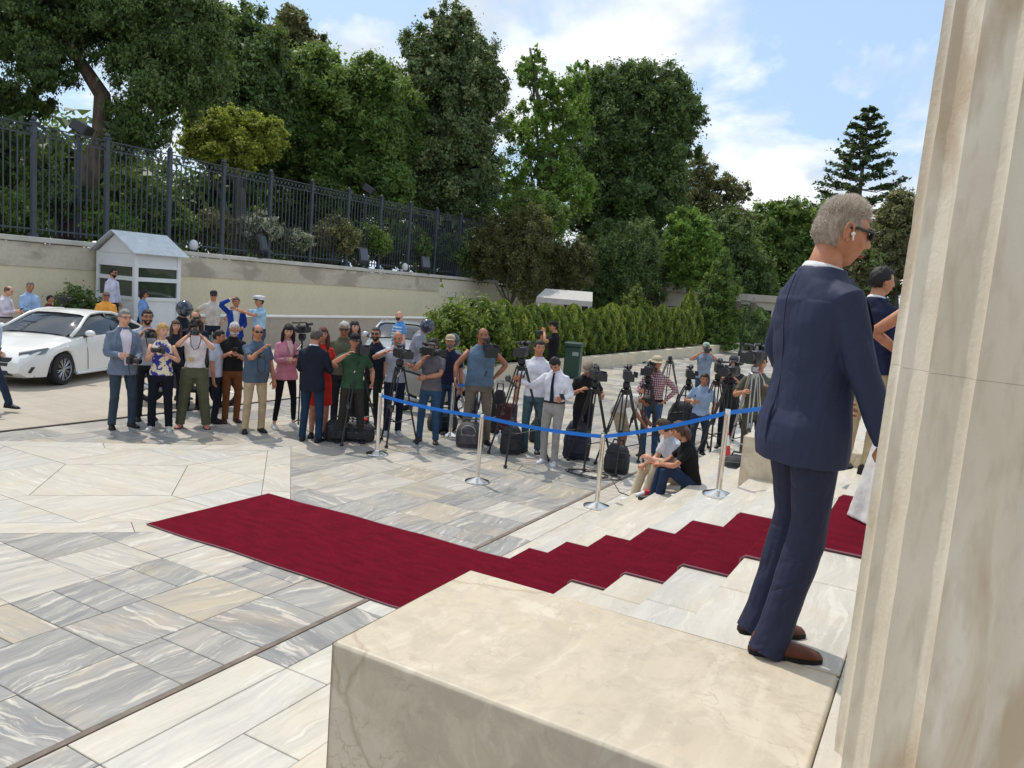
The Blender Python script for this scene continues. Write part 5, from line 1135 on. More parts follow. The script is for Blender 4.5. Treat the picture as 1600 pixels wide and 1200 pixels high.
        if top in ('shirt', 'tucked') and (hem is None or hem > .96):
            bt_ = MB(); bt_.loft([ring(z, .016)*k for z in (.985, 1.015)]); ob('belt', bt_, cloth((.02, .016, .014)), t, 1)
    elif bottom in ('skirt', 'dress'):
        zl = .52 if bottom == 'skirt' else .02; zz = np.linspace(zl, 1.05, 9); rr = []
        for z in zz:
            fl_ = np.clip((.92-z)/.9, 0, 1); rg = ring(max(z, .74), .012+fl_*(.10 if bottom == 'skirt' else .15)); rg[:, 2] += z-max(z, .74)
            rg[:, :2] *= 1+.05*fl_*np.sin(ANG*7)[:, None]; rr.append(rg*k)
        bm_.loft(rr); garment('skirt', bm_, bl, d=.003)
    # ---- shoes
    for s, tz_ in ((1, toe[0]), (-1, toe[1])):
        an_ = legs[s][2]; Rz = rotm('z', -rad(tz_)); so = MB(); rg = []
        for y_, w_, h_ in ((-.085, .018, .050), (-.075, .030, .085), (-.03, .036, .095), (.03, .039, .082), (.09, .045, .058), (.14, .043, .047), (.175, .030, .036), (.188, .012, .022)):
            a = np.linspace(0, 2*np.pi, 14, endpoint=False); c_, s_ = np.cos(a), np.sin(a); z_ = np.where(s_ > 0, s_*h_*.62+h_*.38, np.maximum(s_*h_, -.4*h_)+h_*.38); z_ = np.maximum(z_, 0.012)
            rg.append((np.stack([c_*w_, np.full(14, y_), z_], 1)@Rz.T+an_*[1, 1, 0]+[0, 0, an_[2]-.085])*k)
        so.loft(rg); sh_ = ob('shoe', so, cloth(shoe, rough=.5, fold=.15), t, 50)
        sl_ = MB(); ol = [(-.088, .020), (-.07, .034), (0, .036), (.09, .048), (.15, .044), (.185, .024)]; pl_ = [(w_, y_) for y_, w_ in ol]+[(-w_, y_) for y_, w_ in ol[::-1]]
        pl_ = np.array(pl_)@Rz[:2, :2].T+an_[:2]; sl_.prism([tuple(q) for q in pl_*k], (an_[2]-.085)*k, (an_[2]-.067)*k); ob('sole', sl_, cloth((.02, .018, .016) if sum(shoe) < 1.5 else (.6, .6, .58)), sh_)
    # ---- top
    tm = cloth(tcol) if check is None else check; tb = MB(); jk = top in ('blazer', 'jacket')
    inf = .024 if jk else .013; hz = hem if hem is not None else {'tee': .88, 'polo': .88, 'shirt': .985, 'tucked': .985, 'blazer': .80, 'jacket': .86, 'vest': .90}[top]
    sl_ = sleeve or {'tee': 'short', 'polo': 'short', 'shirt': 'long', 'tucked': 'short', 'blazer': 'long', 'jacket': 'long', 'vest': 'none'}[top]
    zs_ = np.concatenate([np.linspace(hz, 1.29, 8), [1.375, 1.435, 1.475, 1.502 if not fem else 1.49]])
    tb.loft([ring(z, inf*(1 if z < 1.43 else .6)+(.008 if (z < .93 and top in ('tee', 'polo', 'blazer')) else 0)+(max(0, .97-z)*.07 if jk else 0)) * k for z in zs_])
    for s in (1, -1):
        sh, e, wr = arms[s]; g_ = 1.0 if not jk else 1.16; ins = sh+FS@np.array([-s*.06, 0, .012])
        if sl_ == 'none': continue
        if sl_ == 'short': P = [ins, sh, sh*.65+e*.35, sh*.28+e*.72]; r_ = [.052, .058, .059, .060]
        elif sl_ == 'roll': P = [ins, sh, sh*.5+e*.5, e*.95+sh*.05, e*.75+wr*.25]; r_ = [.052, .058, .055, .050, .049]
        else: P = [ins, sh, sh*.5+e*.5, e*.93+sh*.07, e*.92+wr*.08, e*.4+wr*.6, wr+(wr-e)*.02]; r_ = [.052, .058, .055, .049, .048, .043, .038]
        tb.tube(np.array(P)*k, np.array(r_)*k*g_*ar*(.8+.2*w), 14)
    garment({'blazer': 'blazer', 'jacket': 'jacket', 'tee': 't_shirt', 'polo': 'polo_shirt', 'vest': 'top', 'tucked': 'shirt', 'shirt': 'shirt'}[top], tb, tm)
    if jk and col2:
        zb = max(hz+.02, v0); ob('shirt_front', patch(zb, 1.47, lambda z: (-(.025+.055*(z-zb)/.45) if z < 1.43 else -.045, (.025+.055*(z-zb)/.45) if z < 1.43 else .045), inf+.010), cloth(col2), t, 1)
        for s in (-1, 1): ob('lapel', patch(1.10, 1.45, lambda z: tuple(sorted((s*(.045+.04*(z-1.1)/.3), s*(.075+.055*math.sin((z-1.08)/.36*3.0))))), inf+.016, nx=3), tm, t, 1)
        if sl_ == 'long':
            for s in (1, -1): sh, e, wr = arms[s]; d = (wr-e)/np.linalg.norm(wr-e); ob('cuff', MB().tube(np.array([wr-d*.02, wr+d*.018])*k, .036*k, 12), cloth(col2), t, 1)
    if top in ('polo', 'shirt', 'blazer', 'jacket', 'tucked'):
        cc_ = cloth(col2) if (jk and col2) else tm; cl = MB(); P = []
        a = np.linspace(-2.75, 2.75, 15); c6, F6 = Sp(1.505)
        P = [c6+F6@np.array([math.sin(x)*nr*1.22, -math.cos(x)*nr*1.2-.004, .0-.035*(1-math.cos(x))*.5]) for x in a]; cl.tube(np.array(P)*k, np.array([(.010, .022)]*15)*k, 6, up=(0, 0, 1)); ob('collar', cl, cc_, t, 1)
        if jk:
            P2 = [c6+F6@np.array([math.sin(x)*nr*1.42, -math.cos(x)*nr*1.42-.006, -.020-.05*(1-math.cos(x))*.5]) for x in a]; cj = MB(); cj.tube(np.array(P2)*k, np.array([(.012, .024)]*15)*k, 8, up=(0, 0, 1)); ob('coat_collar', cj, tm, t, 1)
        if top in ('polo', 'shirt', 'tucked'): ob('placket', patch(hz+.02 if top == 'shirt' else 1.25, 1.43, lambda z: (-.013, .013), inf+.011, nx=2), tm, t, 1)
    if tie: ob('tie', patch(1.0, 1.475, lambda z: (-.014-.022*(1.475-z)/.47, .014+.022*(1.475-z)/.47), inf+.018, nx=3), cloth(tie), t, 1)
    if badge: ob('badge', patch(badge[1], badge[1]+.06, lambda z: (badge[0]-.03, badge[0]+.03), inf+.02, nx=3, nz=3), cloth(badge[2]), t, 1)
    if stripe:
        for i in range(6): ob('stripe', MB().loft([ring(z, inf+.010)*k for z in (.97+i*.075, 1.0+i*.075)], caps=False), cloth(stripe), t, 1)
    # ---- hair, beard, hats, glasses
    G0_ = hg; X, Y_, Z = G0_[..., 0], G0_[..., 1], G0_[..., 2]; hm = hairm(hcol); rn = np.random.default_rng(abs(hash(label)) % 99991 if 0 else sum(map(ord, label)))
    def shell(mask, off, name, mat, nz=.004, par=None):
        fac = (off+rn.normal(0, nz, mask.shape))*mask-.004*(~mask); r_ = np.linalg.norm(G0_, axis=-1, keepdims=True); GG = G0_*(1+fac[..., None]/r_)
        m_ = mask | np.roll(mask, 1, 1) | np.roll(mask, -1, 1); m_[:-1] |= mask[1:]; mb = MB(); wrapgrid(mb, HW(GG)*k, mask=m_[:-1]); return ob(name, mb, mat, t, 1)
    hl_ = np.where(Y_ > .035, .060, np.where(Y_ > -.005, .012, np.where(Y_ > -.03, .000, -.058)))
    if hair == 'short': shell(Z > hl_, .014, 'hair', hm)
    elif hair == 'crop': shell(Z > hl_, .006, 'hair', hm, .002)
    elif hair == 'guard':
        shell(Z > hl_-.002, .0025, 'hair', hm, .0006); shell((Z > .062) & (Y_ < .07), .0045, 'hair_top', hm, .0008)
    elif hair == 'balding': shell((Z > hl_) & ((Y_ < -.02) | (np.abs(X) > .055)) & (Z < .075), .010, 'hair', hm)
    elif hair in ('long', 'pony', 'bob'):
        shell(Z > np.where(Y_ > .04, .055, np.where(Y_ > .0, .0, -.07)), .018, 'hair', hm)
        lb = MB(); zz = {'long': -.34, 'pony': -.22, 'bob': -.16}[hair]; wd = {'long': .075, 'pony': .035, 'bob': .082}[hair]
        P = [hc+HR@np.array([0, -.055, .03]), hc+HR@np.array([0, -.085, -.04]), hc+HR@np.array([0, -.085, zz*.55])+np.array([0, 0, 0]), hc+HR@np.array([0, -.065, zz])]
        lb.tube(np.array(P)*k, np.array([(wd*.9, .05), (wd*1.12, .05), (wd*1.15, .042), (wd*.6, .02)])*k, 14, up=HR@np.array([0, -1, 0])); 
        if hair == 'long':
            for s in (-1, 1): lb.tube(np.array([hc+HR@np.array([s*.06, .0, .06]), hc+HR@np.array([s*.086, .01, -.03]), hc+HR@np.array([s*.088, .02, -.15]), hc+HR@np.array([s*.075, .03, -.30])])*k, np.array([.02, .03, .032, .012])*k, 8)
        ob('hair_length', lb, hm, t, 1)
    elif hair == 'curly':
        cb_ = MB()
        for i in range(46):
            d = rn.normal(0, 1, 3); d[2] = abs(d[2])*.6-.25; d[1] -= .35; d /= np.linalg.norm(d); cb_.ball((hc+HR@(d*np.array([.085, .10, .135])+np.array([0, -.01, .0])))*k, .034*k, 7, 5)
        ob('hair', cb_, hm, t, 1)
    if beard: shell((Z < -.028) & (Y_ > .0) & ~((np.abs(X) < .016) & (Z > -.07) & (Z < -.057)), .012 if beard[1] else .005, 'beard', hairm(beard[0]))
    if hat:
        kind, hcl = hat; mb = MB()
        if kind in ('cap', 'bucket', 'police'):
            cr = [(.092, .048), (.096, .068), (.088, .10), (.06, .128), (.015, .137)] if kind != 'police' else [(.092, .04), (.094, .07), (.125, .105), (.12, .125), (.03, .138)]
            a = np.arange(20)*2*np.pi/20; mb.loft([HW(np.stack([np.cos(a)*r_*.94, np.sin(a)*r_*1.14-.006, np.full(20, z_)], 1))*k for r_, z_ in cr])
            if kind == 'bucket': mb.loft([HW(np.stack([np.cos(a)*r_, np.sin(a)*r_*1.12-.004, np.full(20, z_)], 1))*k for r_, z_ in ((.094, .066), (.150, .046), (.150, .040), (.09, .058))])
            h_ = ob({'cap': 'cap', 'bucket': 'sun_hat', 'police': 'peaked_cap'}[kind], mb, cloth(hcl), t, 40)
            if kind != 'bucket':
                br = MB(); aa = np.linspace(-1.15, 1.15, 11); up_ = [np.array([math.sin(q)*.088, math.cos(q)*.10+.0, .058]) for q in aa]; lo_ = [np.array([math.sin(q)*.082, .085+math.cos(q)*.080, .044]) for q in aa]
                br.loft([[HW(p_)*k for p_ in (u_, l_, l_-[0, 0, .005], u_-[0, 0, .006])] for u_, l_ in zip(up_, lo_)]); ob('visor', br, cloth(hcl if kind == 'cap' else (.02, .02, .025)), h_, 1)
        elif kind == 'helmet':
            mb.ball(HW(np.array([0, -.008, .02]))*k, np.array([.128, .15, .15])*k, 18, 12, R=HR); h_ = ob('crash_helmet', mb, pm('helmet_navy', (.02, .025, .05), (.12, .13, .15), scale=14, rough=.2, lo=.5, hi=.55), t, 1)
            v_ = MB(); v_.ball(HW(np.array([0, .03, .015]))*k, np.array([.118, .128, .06])*k, 16, 8, R=HR); ob('visor', v_, M_GLASSD, h_, 1)
    if glasses:
        g_ = MB(); dk = glasses == 'sun'
        for s in (-1, 1):
            c = np.array([s*.033, .094, .012]); g_.ball(HW(c)*k, np.array([.030, .009, .021])*k, 14, 8, R=HR@rotm('z', -s*.25)) if dk else g_.tube([HW(c+np.array([math.cos(q)*.024, -.004*abs(math.cos(q)), math.sin(q)*.017]))*k for q in np.linspace(0, 6.28, 13)], .0025*k, 4)
            g_.tube([HW(np.array(q))*k for q in ((s*.058, .085, .018), (s*.079, .02, .02), (s*.080, -.02, .012))], (.0055 if big else .0038)*k, 6)
        g_.tube([HW(np.array(q))*k for q in ((-.01, .102, .016), (.01, .102, .016))], .004*k, 5); ob('sunglasses' if dk else 'spectacles', g_, M_BLACKP, t, 1)
    info = dict(root=t, k=k, hc=hc*k, HR=HR, arms={s: tuple(x*k for x in arms[s]) for s in arms}, HW=lambda q: HW(np.array(q))*k, front=front, Sp=Sp, ring=ring, garment=garment, legs=legs, tor=tor, ANG=ANG)
    return info
# items held or worn
def world_of(info, p):
    r = info['root']; return np.array(r.location)+rotm('z', r.rotation_euler[2])@np.array(p, float)
def dslr(label, info, p, yaw_off=0, big=1., strap=True):
    r = info['root']; t = thing('photo_camera', label, 'camera', world_of(info, p), r.rotation_euler[2]+rad(yaw_off), 'hand-held cameras'); s = big
    ob('body', MB().box((0, 0, 0), (.14*s, .07*s, .10*s), ch=.012).box((0, -.005, .06*s), (.06*s, .06*s, .035*s), ch=.01), M_BLACKP, t); ln = ob('lens', MB().lathe([(.034*s, 0), (.038*s, .05), (.042*s, .12*s), (.036*s, .122*s)], 14, (0, .03*s, 0), R=rotm('x', -math.pi/2)), M_BLACKP, t, 40)
    ob('front_glass', MB().lathe([(.034*s, 0), (.02*s, .003)], 12, (0, .155*s, 0), R=rotm('x', -math.pi/2)), M_LENS, ln)
    if strap: ob('strap', MB().tube([(-.07*s, -.01, .02), (-.10*s, .0, -.10), (-.06, .02, -.24), (0, .03, -.28), (.05, .02, -.2), (.07*s, 0, .02)], .007, 5), M_BLACKP, t, 1)
    return t
def phone(label, info, p, tilt=.7):
    r = info['root']; t = thing('phone', label, 'phone', world_of(info, p), r.rotation_euler[2], 'phones in hands'); ob('case', MB().box((0, 0, 0), (.072, .15, .009), rotm('x', tilt), ch=.003), M_BLACKP, t)
    ob('screen', MB().box((0, -.004, .006), (.064, .138, .002), rotm('x', tilt)), pm('phone_screen', (.05, .06, .08), rough=.08), t)
def backpack(label, info, mat, sz=(.34, .22, .50), dz=1.2):
    c, F = info['Sp'](dz); k = info['k']; p = world_of(info, (c+F@np.array([0, -.13-sz[1]/2-.02, -.22]))*k); t = bag('backpack', label, p, sz, info['root'].rotation_euler[2]+math.pi, mat=mat, round_=.55); t['group'] = 'backpacks worn'; return t
def PP(label, u, v, vt, a, z=0., dy=0, hadj=1., **kw):  # person from the photo: foot pixel (u, v), head-top pixel row
    p = gz(u, v, z); uu, vv, dep = proj(p); H = np.interp(0, [0], [0]); lo, hi = .8, 2.3
    for _ in range(30):
        m_ = (lo+hi)/2
        if proj(p+np.array([0, 0, m_]))[1] > vt: lo = m_
        else: hi = m_
    H = min(1.96, max(1.5, (lo+hi)/2*hadj)); return person(label, p, H, faceyaw(p, a), **kw)
def PD(label, u, vt, dep, a, z=0., **kw):       # person from the photo: column, head-top row, depth, ground height
    q = at(u, vt, dep); p = np.array([q[0], q[1], z]); return person(label, p, min(1.95, max(1.5, q[2]-z)), faceyaw(p, a), **kw)
NAVY = S(32, 34, 52); BLACK = (.014, .014, .016); WHITE = (.72, .72, .74); JEANS = S(38, 62, 92); KHAKI = S(178, 158, 122)
DK = S(34, 36, 42)
# ---- front row, from the white car towards the steps
i = PP('grey-haired man in open grey-blue blazer and pale shirt holding a camera', 190, 668, 484, 18, top='blazer', tcol=S(112, 124, 142), col2=S(226, 216, 224), bcol=S(58, 72, 84), hair='short', hcol=(150, 146, 140), skin='a', glasses='clear', head=(-12, -4), R=(.13, .27, 1.12), Lh=(-.10, .30, 1.06), feet=((.14, .0), (-.15, -.03)), hem=.80)
dslr('black camera held low by the man in the grey-blue blazer', i, (-.0, .40, 1.12), 20, 1.15)
i = PP('dark-haired bearded man with glasses lifting a camera, behind the blazer man', 226, 655, 481, 12, top='tee', tcol=S(186, 188, 194), bcol=DK, hcol=(38, 32, 30), glasses='clear', beard=((40, 34, 30), 0), R=(.12, .26, 1.40), Lh=(-.08, .30, 1.40), hadj=.98)
dslr('black camera raised to the chin of the bearded man with glasses', i, (.02, .36, 1.46), 10, 1.1)
MF = pm('floral_print', S(222, 208, 178), S(40, 44, 140), scale=13, rough=.8, lo=.47, hi=.53)
i = PP('blonde woman in blue and cream floral sleeveless top and black trousers with camera', 250, 671, 505, -8, fem=1, top='vest', check=MF, bcol=S(20, 22, 34), leg=1.05, shoe=(.62, .61, .57), hair='pony', hcol=(206, 160, 96), skin='a', head=(-38, 0), R=(.10, .24, 1.27), Lh=(-.16, .22, 1.24), feet=((.13, .02), (-.13, 0)), w=1.08)
dslr('black camera with long lens held by the blonde woman', i, (-.04, .30, 1.30), -60, 1.0, False)
PP('brown-haired young woman looking between the blonde woman and the helmeted rider', 271, 640, 500, 10, fem=1, top='tee', tcol=S(40, 42, 52), bcol=DK, hair='long', hcol=(96, 66, 46), skin='a')
PD('motorcycle rider in dark blue patterned crash helmet and dark jacket', 286, 474, 15.0, 60, top='jacket', tcol=S(26, 30, 42), bcol=DK, hair=None, hat=('helmet', NAVY), R=(.2, .3, 1.1), Lh=(-.2, .3, 1.1))
PD('balding man in navy suit jacket standing behind the woman with black cap', 305, 488, 14.2, 5, top='jacket', tcol=S(26, 32, 52), bcol=S(22, 24, 34), hair='balding', hcol=(70, 52, 44), skin='b')
i = PP('woman in black cap, white top and olive trousers photographing with camera at her eye', 302, 668, 498, -4, fem=1, top='vest', tcol=S(224, 214, 214), sleeve='short', bcol=S(88, 88, 66), leg=1.28, shoe=S(196, 128, 106), hair='curly', hcol=(58, 40, 32), skin='a', hat=('cap', BLACK), head=(0, -6), R=(.09, .20, 1.50), Lh=(-.11, .22, 1.48), Re=(.7, .1, -.7), Le=(-.7, .1, -.7), feet=((.20, .0), (-.19, 0)), hem=.97, badge=(.05, 1.08, S(214, 190, 96)))
dslr('black camera held to the eye of the woman in the black cap', i, (.0, .25, 1.58), 0, .95)
i = PP('person in dark jeans wearing a bulging grey backpack beside the woman with black cap', 334, 660, 516, 75, top='tee', tcol=S(196, 200, 214), bcol=S(30, 34, 48), hair='short', hcol=(40, 34, 30), head=(0, -10), twist=0)
backpack('bulging grey backpack worn beside the woman with black cap', i, pm('pack_grey', S(84, 76, 78), S(58, 54, 58), scale=8, rough=.75, bump=.5, bscale=20), (.36, .30, .56), 1.22)
i = PP('white-bearded man in black shirt and brown trousers looking at a small device', 360, 659, 503, 12, top='shirt', tcol=S(34, 32, 34), sleeve='roll', hem=.9, bcol=S(122, 76, 42), shoe=S(82, 42, 40), hair='short', hcol=(222, 218, 210), beard=((232, 228, 222), 1), skin='b', head=(0, -16), R=(.12, .24, 1.22), Lh=(-.04, .27, 1.20), belly=.03)
phone('small black device in the hands of the white-bearded man', i, (.04, .34, 1.28))
i = PP('stout man in slate blue short-sleeved shirt and beige trousers with sunglasses, hand near chin', 396, 675, 508, 14, w=1.08, belly=.10, top='shirt', sleeve='short', hem=.82, tcol=S(82, 98, 116), bcol=S(186, 164, 130), hair='balding', hcol=(84, 66, 54), glasses='sun', skin='b', R=(-.03, .27, 1.40), Re=(.6, .2, -1), curl=(1.2, .7), Lh=None, feet=((.14, .0), (-.13, -.04)))
dslr('small black camera dangling from the hand of the stout man', i, (.03, .40, 1.30), 0, .75)
i = PP('woman in pink blazer and black leggings with long black hair looking at a phone', 443, 668, 505, 26, fem=1, top='blazer', v0=1.24, tcol=S(206, 138, 150), col2=S(214, 176, 170), bottom='slim', bcol=S(18, 18, 24), shoe=(.64, .61, .58), hair='long', hcol=(22, 18, 20), skin='a', head=(18, -16), R=(.09, .26, 1.18), Lh=(-.09, .26, 1.16), feet=((.17, 0), (-.17, 0)), hem=.82)
phone('black phone in the hands of the woman in pink', i, (.02, .34, 1.25))
i = PP('grey-haired man in dark navy suit seen from behind, reading a paper', 484, 690, 514, 165, top='jacket', tcol=S(28, 32, 46), col2=WHITE, bcol=S(30, 52, 76), hair='short', hcol=(92, 80, 70), skin='b', head=(14, -18), R=(.16, .26, 1.12), Lh=(-.12, .28, 1.10), feet=((.13, 0), (-.13, .03)), hem=.80)
PP('woman in red dress with long brown hair and headphones, behind the navy-suited man', 496, 682, 511, 8, fem=1, top='tee', tcol=S(206, 46, 34), bottom='skirt', bcol=S(206, 46, 34), shoe=BLACK, hair='long', hcol=(96, 54, 38), skin='b', R=(.10, .25, 1.2), Lh=(-.14, .24, 1.18))
PP('white-haired man in olive T-shirt and sunglasses towering behind the green cameraman', 530, 668, 503, 6, top='tee', tcol=S(92, 92, 72), bcol=DK, hair='short', hcol=(206, 204, 198), glasses='sun', skin='c', head=(8, -6), w=1.08)
PD('dark-haired woman whose face shows beside the white-haired man', 553, 501, 14.6, 35, fem=1, top='tee', tcol=S(40, 40, 46), bcol=DK, hair='long', hcol=(44, 32, 28), skin='a', head=(10, 0))
PP('cameraman in green T-shirt, black cap and headphones at his camera', 546, 690, 522, 4, top='tee', tcol=S(54, 82, 58), bcol=S(54, 50, 44), hair='short', hcol=(34, 30, 28), hat=('cap', BLACK), skin='b', w=1.06, R=(.14, .30, 1.44), Re=(.8, -.1, -.6), Lh=(-.30, .14, 1.02), feet=((.17, 0), (-.17, 0)), lean=4)
PP('young man in navy polo shirt, sunglasses and dark green trousers', 580, 668, 512, -32, top='polo', tcol=S(30, 34, 48), bcol=S(40, 50, 44), hair='crop', hcol=(44, 36, 32), glasses='sun', beard=((60, 46, 38), 0), skin='b', head=(-20, 0))
PP('bald cameraman in light grey T-shirt with dark jeans and white trainers', 612, 678, 516, 6, top='tee', tcol=S(176, 180, 190), bcol=S(28, 36, 54), shoe=(.6, .6, .6), hair=None, skin='b', head=(10, -14), R=(.20, .26, 1.40), Re=(.9, .0, -.5), Lh=(-.20, .20, 1.2), badge=(-.07, 1.2, S(226, 150, 110)), lean=5)
i = PP('cameraman in grey T-shirt and jeans with arms folded round a shoulder camera', 668, 690, 529, -10, top='tee', tcol=S(104, 100, 104), bcol=S(52, 78, 106), shoe=S(62, 54, 50), hair='short', hcol=(42, 36, 34), skin='b', head=(24, -6), R=(.12, .24, 1.40), Re=(.7, .2, -1), Lh=(.06, .26, 1.12), Le=(-.8, .2, -.3), feet=((.15, 0), (-.14, .05)))
vidcam('silver and black shoulder camera of the cameraman in grey T-shirt', world_of(i, (.04, .16, 1.44)), i['root'].rotation_euler[2]+rad(50), .9)
PP('man in beige cap and navy polo shirt between two cameramen', 694, 676, 524, -4, top='polo', tcol=S(34, 36, 62), bcol=JEANS, hair='short', hcol=(90, 84, 78), hat=('cap', S(184, 166, 136)), beard=((140, 134, 126), 0), skin='b')
PP('big cameraman in blue sleeveless shirt and khaki trousers with hand on hip', 742, 692, 511, 6, w=1.2, belly=.05, top='vest', tcol=S(96, 118, 138), sleeve='none', hem=.88, bottom='trousers', bcol=S(116, 106, 94), hair='balding', hcol=(80, 62, 52), skin='c', R=(.38, .22, .98), Re=(.8, 0, -.5), Lh=(-.24, .02, 1.04), Le=(-1, -.4, 0), feet=((.18, 0), (-.17, 0)))
PP('man in white T-shirt and teal trousers standing behind a tripod camera', 829, 706, 532, -12, top='tee', tcol=S(222, 220, 228), bcol=S(70, 94, 100), shoe=S(40, 46, 58), hair='short', hcol=(44, 36, 32), skin='b', head=(-30, -4), R=(.28, .12, .90), Lh=(-.28, .06, .88), w=1.05)
i = PP('young man in white shirt and dark tie, grey trousers, reaching out with a microphone', 858, 724, 553, -18, top='shirt', tcol=S(230, 228, 236), tie=S(28, 34, 58), bcol=S(158, 152, 148), shoe=(.66, .66, .68), hair='short', hcol=(34, 28, 26), skin='b', head=(-4, -38), R=(.50, .30, 1.30), Re=(.2, -.3, -.9), Lh=(-.20, .26, 1.10), feet=((.10, 0), (-.10, .06)), lean=6)
m_ = world_of(i, (.60*i['k'], .37*i['k'], 1.28*i['k'])); tmc = thing('hand_microphone', 'black foam microphone in the outstretched hand of the man with tie', 'microphone', m_); ob('foam_head', MB().ball((-.06, -.02, .04), (.048, .048, .055), 10, 8), M_DKGREY, tmc, 1); ob('handle', MB().tube([(-.05, -.01, .01), (.09, .03, -.10)], [.018, .015], 8), M_BLACKP, tmc)
phone('dark phone in the hand of the man with tie', i, (-.24, .38, 1.12))
PP('camera operator in khaki cap and black T-shirt bending to a viewfinder', 904, 716, 561, 14, top='tee', tcol=S(36, 34, 38), bcol=S(30, 32, 44), hair='short', hcol=(120, 96, 74), hat=('cap', S(146, 132, 116)), skin='b', head=(26, -22), R=(.14, .28, 1.24), Lh=(-.26, .26, 1.16), lean=12)
i = PD('photographer in black clothes and cap standing by the hedge', 868, 503, 19.6, -78, top='tee', tcol=S(20, 20, 24), bcol=S(22, 22, 26), hair='short', hcol=(30, 26, 24), hat=('cap', BLACK), skin='b', R=(.08, .24, 1.5), Lh=(-.08, .26, 1.5))
dslr('camera with white lens at the eye of the photographer in black', i, (0, .32, 1.62), 0, 1.2, False)
i = PP('bending person in white shirt and beige shorts beside the bucket-hat man', 968, 712, 572, 60, top='tee', tcol=S(206, 202, 196), bottom='shorts', bcol=S(176, 160, 134), hair='short', hcol=(40, 34, 30), skin='c', lean=78, R=(.14, .55, .72), Lh=(-.12, .5, .75), pelvis=(0, -.12, -.02), hadj=.98)
MCK = None
def checkmat(name, c1, c2, c3, sc):
    m, nt, b = newmat(name); tcn = N(nt, 'ShaderNodeTexCoord'); sx_ = N(nt, 'ShaderNodeSeparateXYZ'); L(nt, tcn.outputs['Object'], sx_.inputs[0])
    fx_ = mth(nt, 'GREATER_THAN', mth(nt, 'FRACT', mth(nt, 'MULTIPLY', mth(nt, 'ADD', sx_.outputs[0], sx_.outputs[1]), sc)), .55); fz_ = mth(nt, 'GREATER_THAN', mth(nt, 'FRACT', mth(nt, 'MULTIPLY', sx_.outputs[2], sc)), .55)
    L(nt, mixc(nt, fz_, mixc(nt, fx_, c1, c2), mixc(nt, fx_, c2, c3)), b.inputs['Base Color']); b.inputs['Roughness'].default_value = .85; return m
PP('man in beige bucket hat, red checked shirt and jeans at a camera', 1012, 712, 557, -14, top='shirt', check=checkmat('red_check', S(206, 190, 190), S(140, 84, 92), S(96, 44, 56), 26), bcol=S(60, 88, 120), hair='short', hcol=(64, 48, 40), hat=('bucket', S(186, 172, 140)), skin='b', head=(-12, -8), R=(.16, .28, 1.16), Lh=(-.22, .04, 1.02), Le=(-1, -.5, .1), badge=(.07, 1.18, S(40, 34, 36)))
i = PP('cameraman in pale green cap and grey-blue shirt lifting a camera to his eye', 1092, 646, 536, 4, top='polo', tcol=S(132, 146, 166), bcol=S(60, 70, 90), hair='short', hcol=(90, 80, 72), hat=('cap', S(160, 182, 158)), skin='b', R=(.16, .24, 1.48), Lh=(-.16, .26, 1.46), Re=(.9, 0, -.6), Le=(-.9, 0, -.6))
vidcam('small camcorder lifted by the cameraman in pale green cap', world_of(i, (0, .24, 1.48)), i['root'].rotation_euler[2], .8, False)
PP('man in light blue polo shirt with sunglasses on his head, leaning on a case', 1088, 708, 573, 4, top='polo', tcol=S(168, 192, 224), bcol=S(52, 60, 76), hair='short', hcol=(64, 50, 42), skin='b', R=(.20, .12, 1.05), Lh=(-.20, .22, .86), lean=10, badge=(.08, 1.16, S(222, 140, 110)), hadj=1.0, pelvis=(0, -.06, -.12))
PP('cameraman in olive shirt and trousers behind the tall silver tripod', 1168, 738, 556, 10, z=.0, top='tee', tcol=S(94, 92, 76), bcol=S(82, 80, 66), hair='short', hcol=(50, 42, 36), skin='b', R=(.24, .26, 1.22), Lh=(-.12, .28, 1.3), w=1.06)
PP('cameraman in dark grey cap and black polo crowded behind the tripods near the traffic cone', 1132, 700, 556, -6, top='polo', tcol=S(44, 44, 50), bcol=S(40, 42, 52), hair='short', hcol=(40, 34, 30), hat=('cap', S(70, 70, 74)), skin='b', R=(.14, .28, 1.34), Lh=(-.14, .28, 1.30), lean=6)
cam2('black video camera at shoulder height between the blue polo man and the cone', 'black tripod between the blue polo man and the traffic cone', 1108, 712, 592, 8, .42, big=1.05)
cam2('black video camera on the tripod beside the bending person', 'black tripod close beside the bending person', 1000, 716, 596, -8, .40)
# ---- the pair sitting on the steps
sp = gz(1078, 772, .308); person('woman in black T-shirt and jeans sitting on the steps with arms round her knees', (sp[0], sp[1], .308-.0), 1.72, faceyaw(sp, -78), fem=1, top='tee', tcol=S(20, 20, 23), bcol=S(34, 50, 78), shoe=S(34, 38, 42), hair='bob', hcol=(86, 62, 48), skin='b', pelvis=(0, 0, -.80), lean=18, head=(4, -4),
    feet=((.10, .44, -.154), (-.10, .40, -.154)), knees=((.1, .5, 1), (-.1, .5, 1)), R=(.03, .40, .34), Lh=(-.05, .42, .36), Re=(.6, 0, -.3), Le=(-.6, 0, -.3), hem=.93)
sp = gz(1042, 762, .308); person('young person in pale shirt, beige trousers and white trainers sitting beside the woman in black', (sp[0]-.02, sp[1]+.35, .308), 1.62, faceyaw(sp, -62), top='tee', tcol=S(198, 198, 204), bcol=S(196, 180, 152), leg=1.1, shoe=(.72, .72, .75), hair='short', hcol=(74, 56, 44), skin='a', pelvis=(0, 0, -.80), lean=22, head=(46, -4),
    feet=((.12, .54, -.31), (-.12, .46, -.154)), knees=((.15, .5, 1), (-.15, .5, 1)), R=(.10, .44, .22), Lh=(-.08, .42, .36), hem=.93)
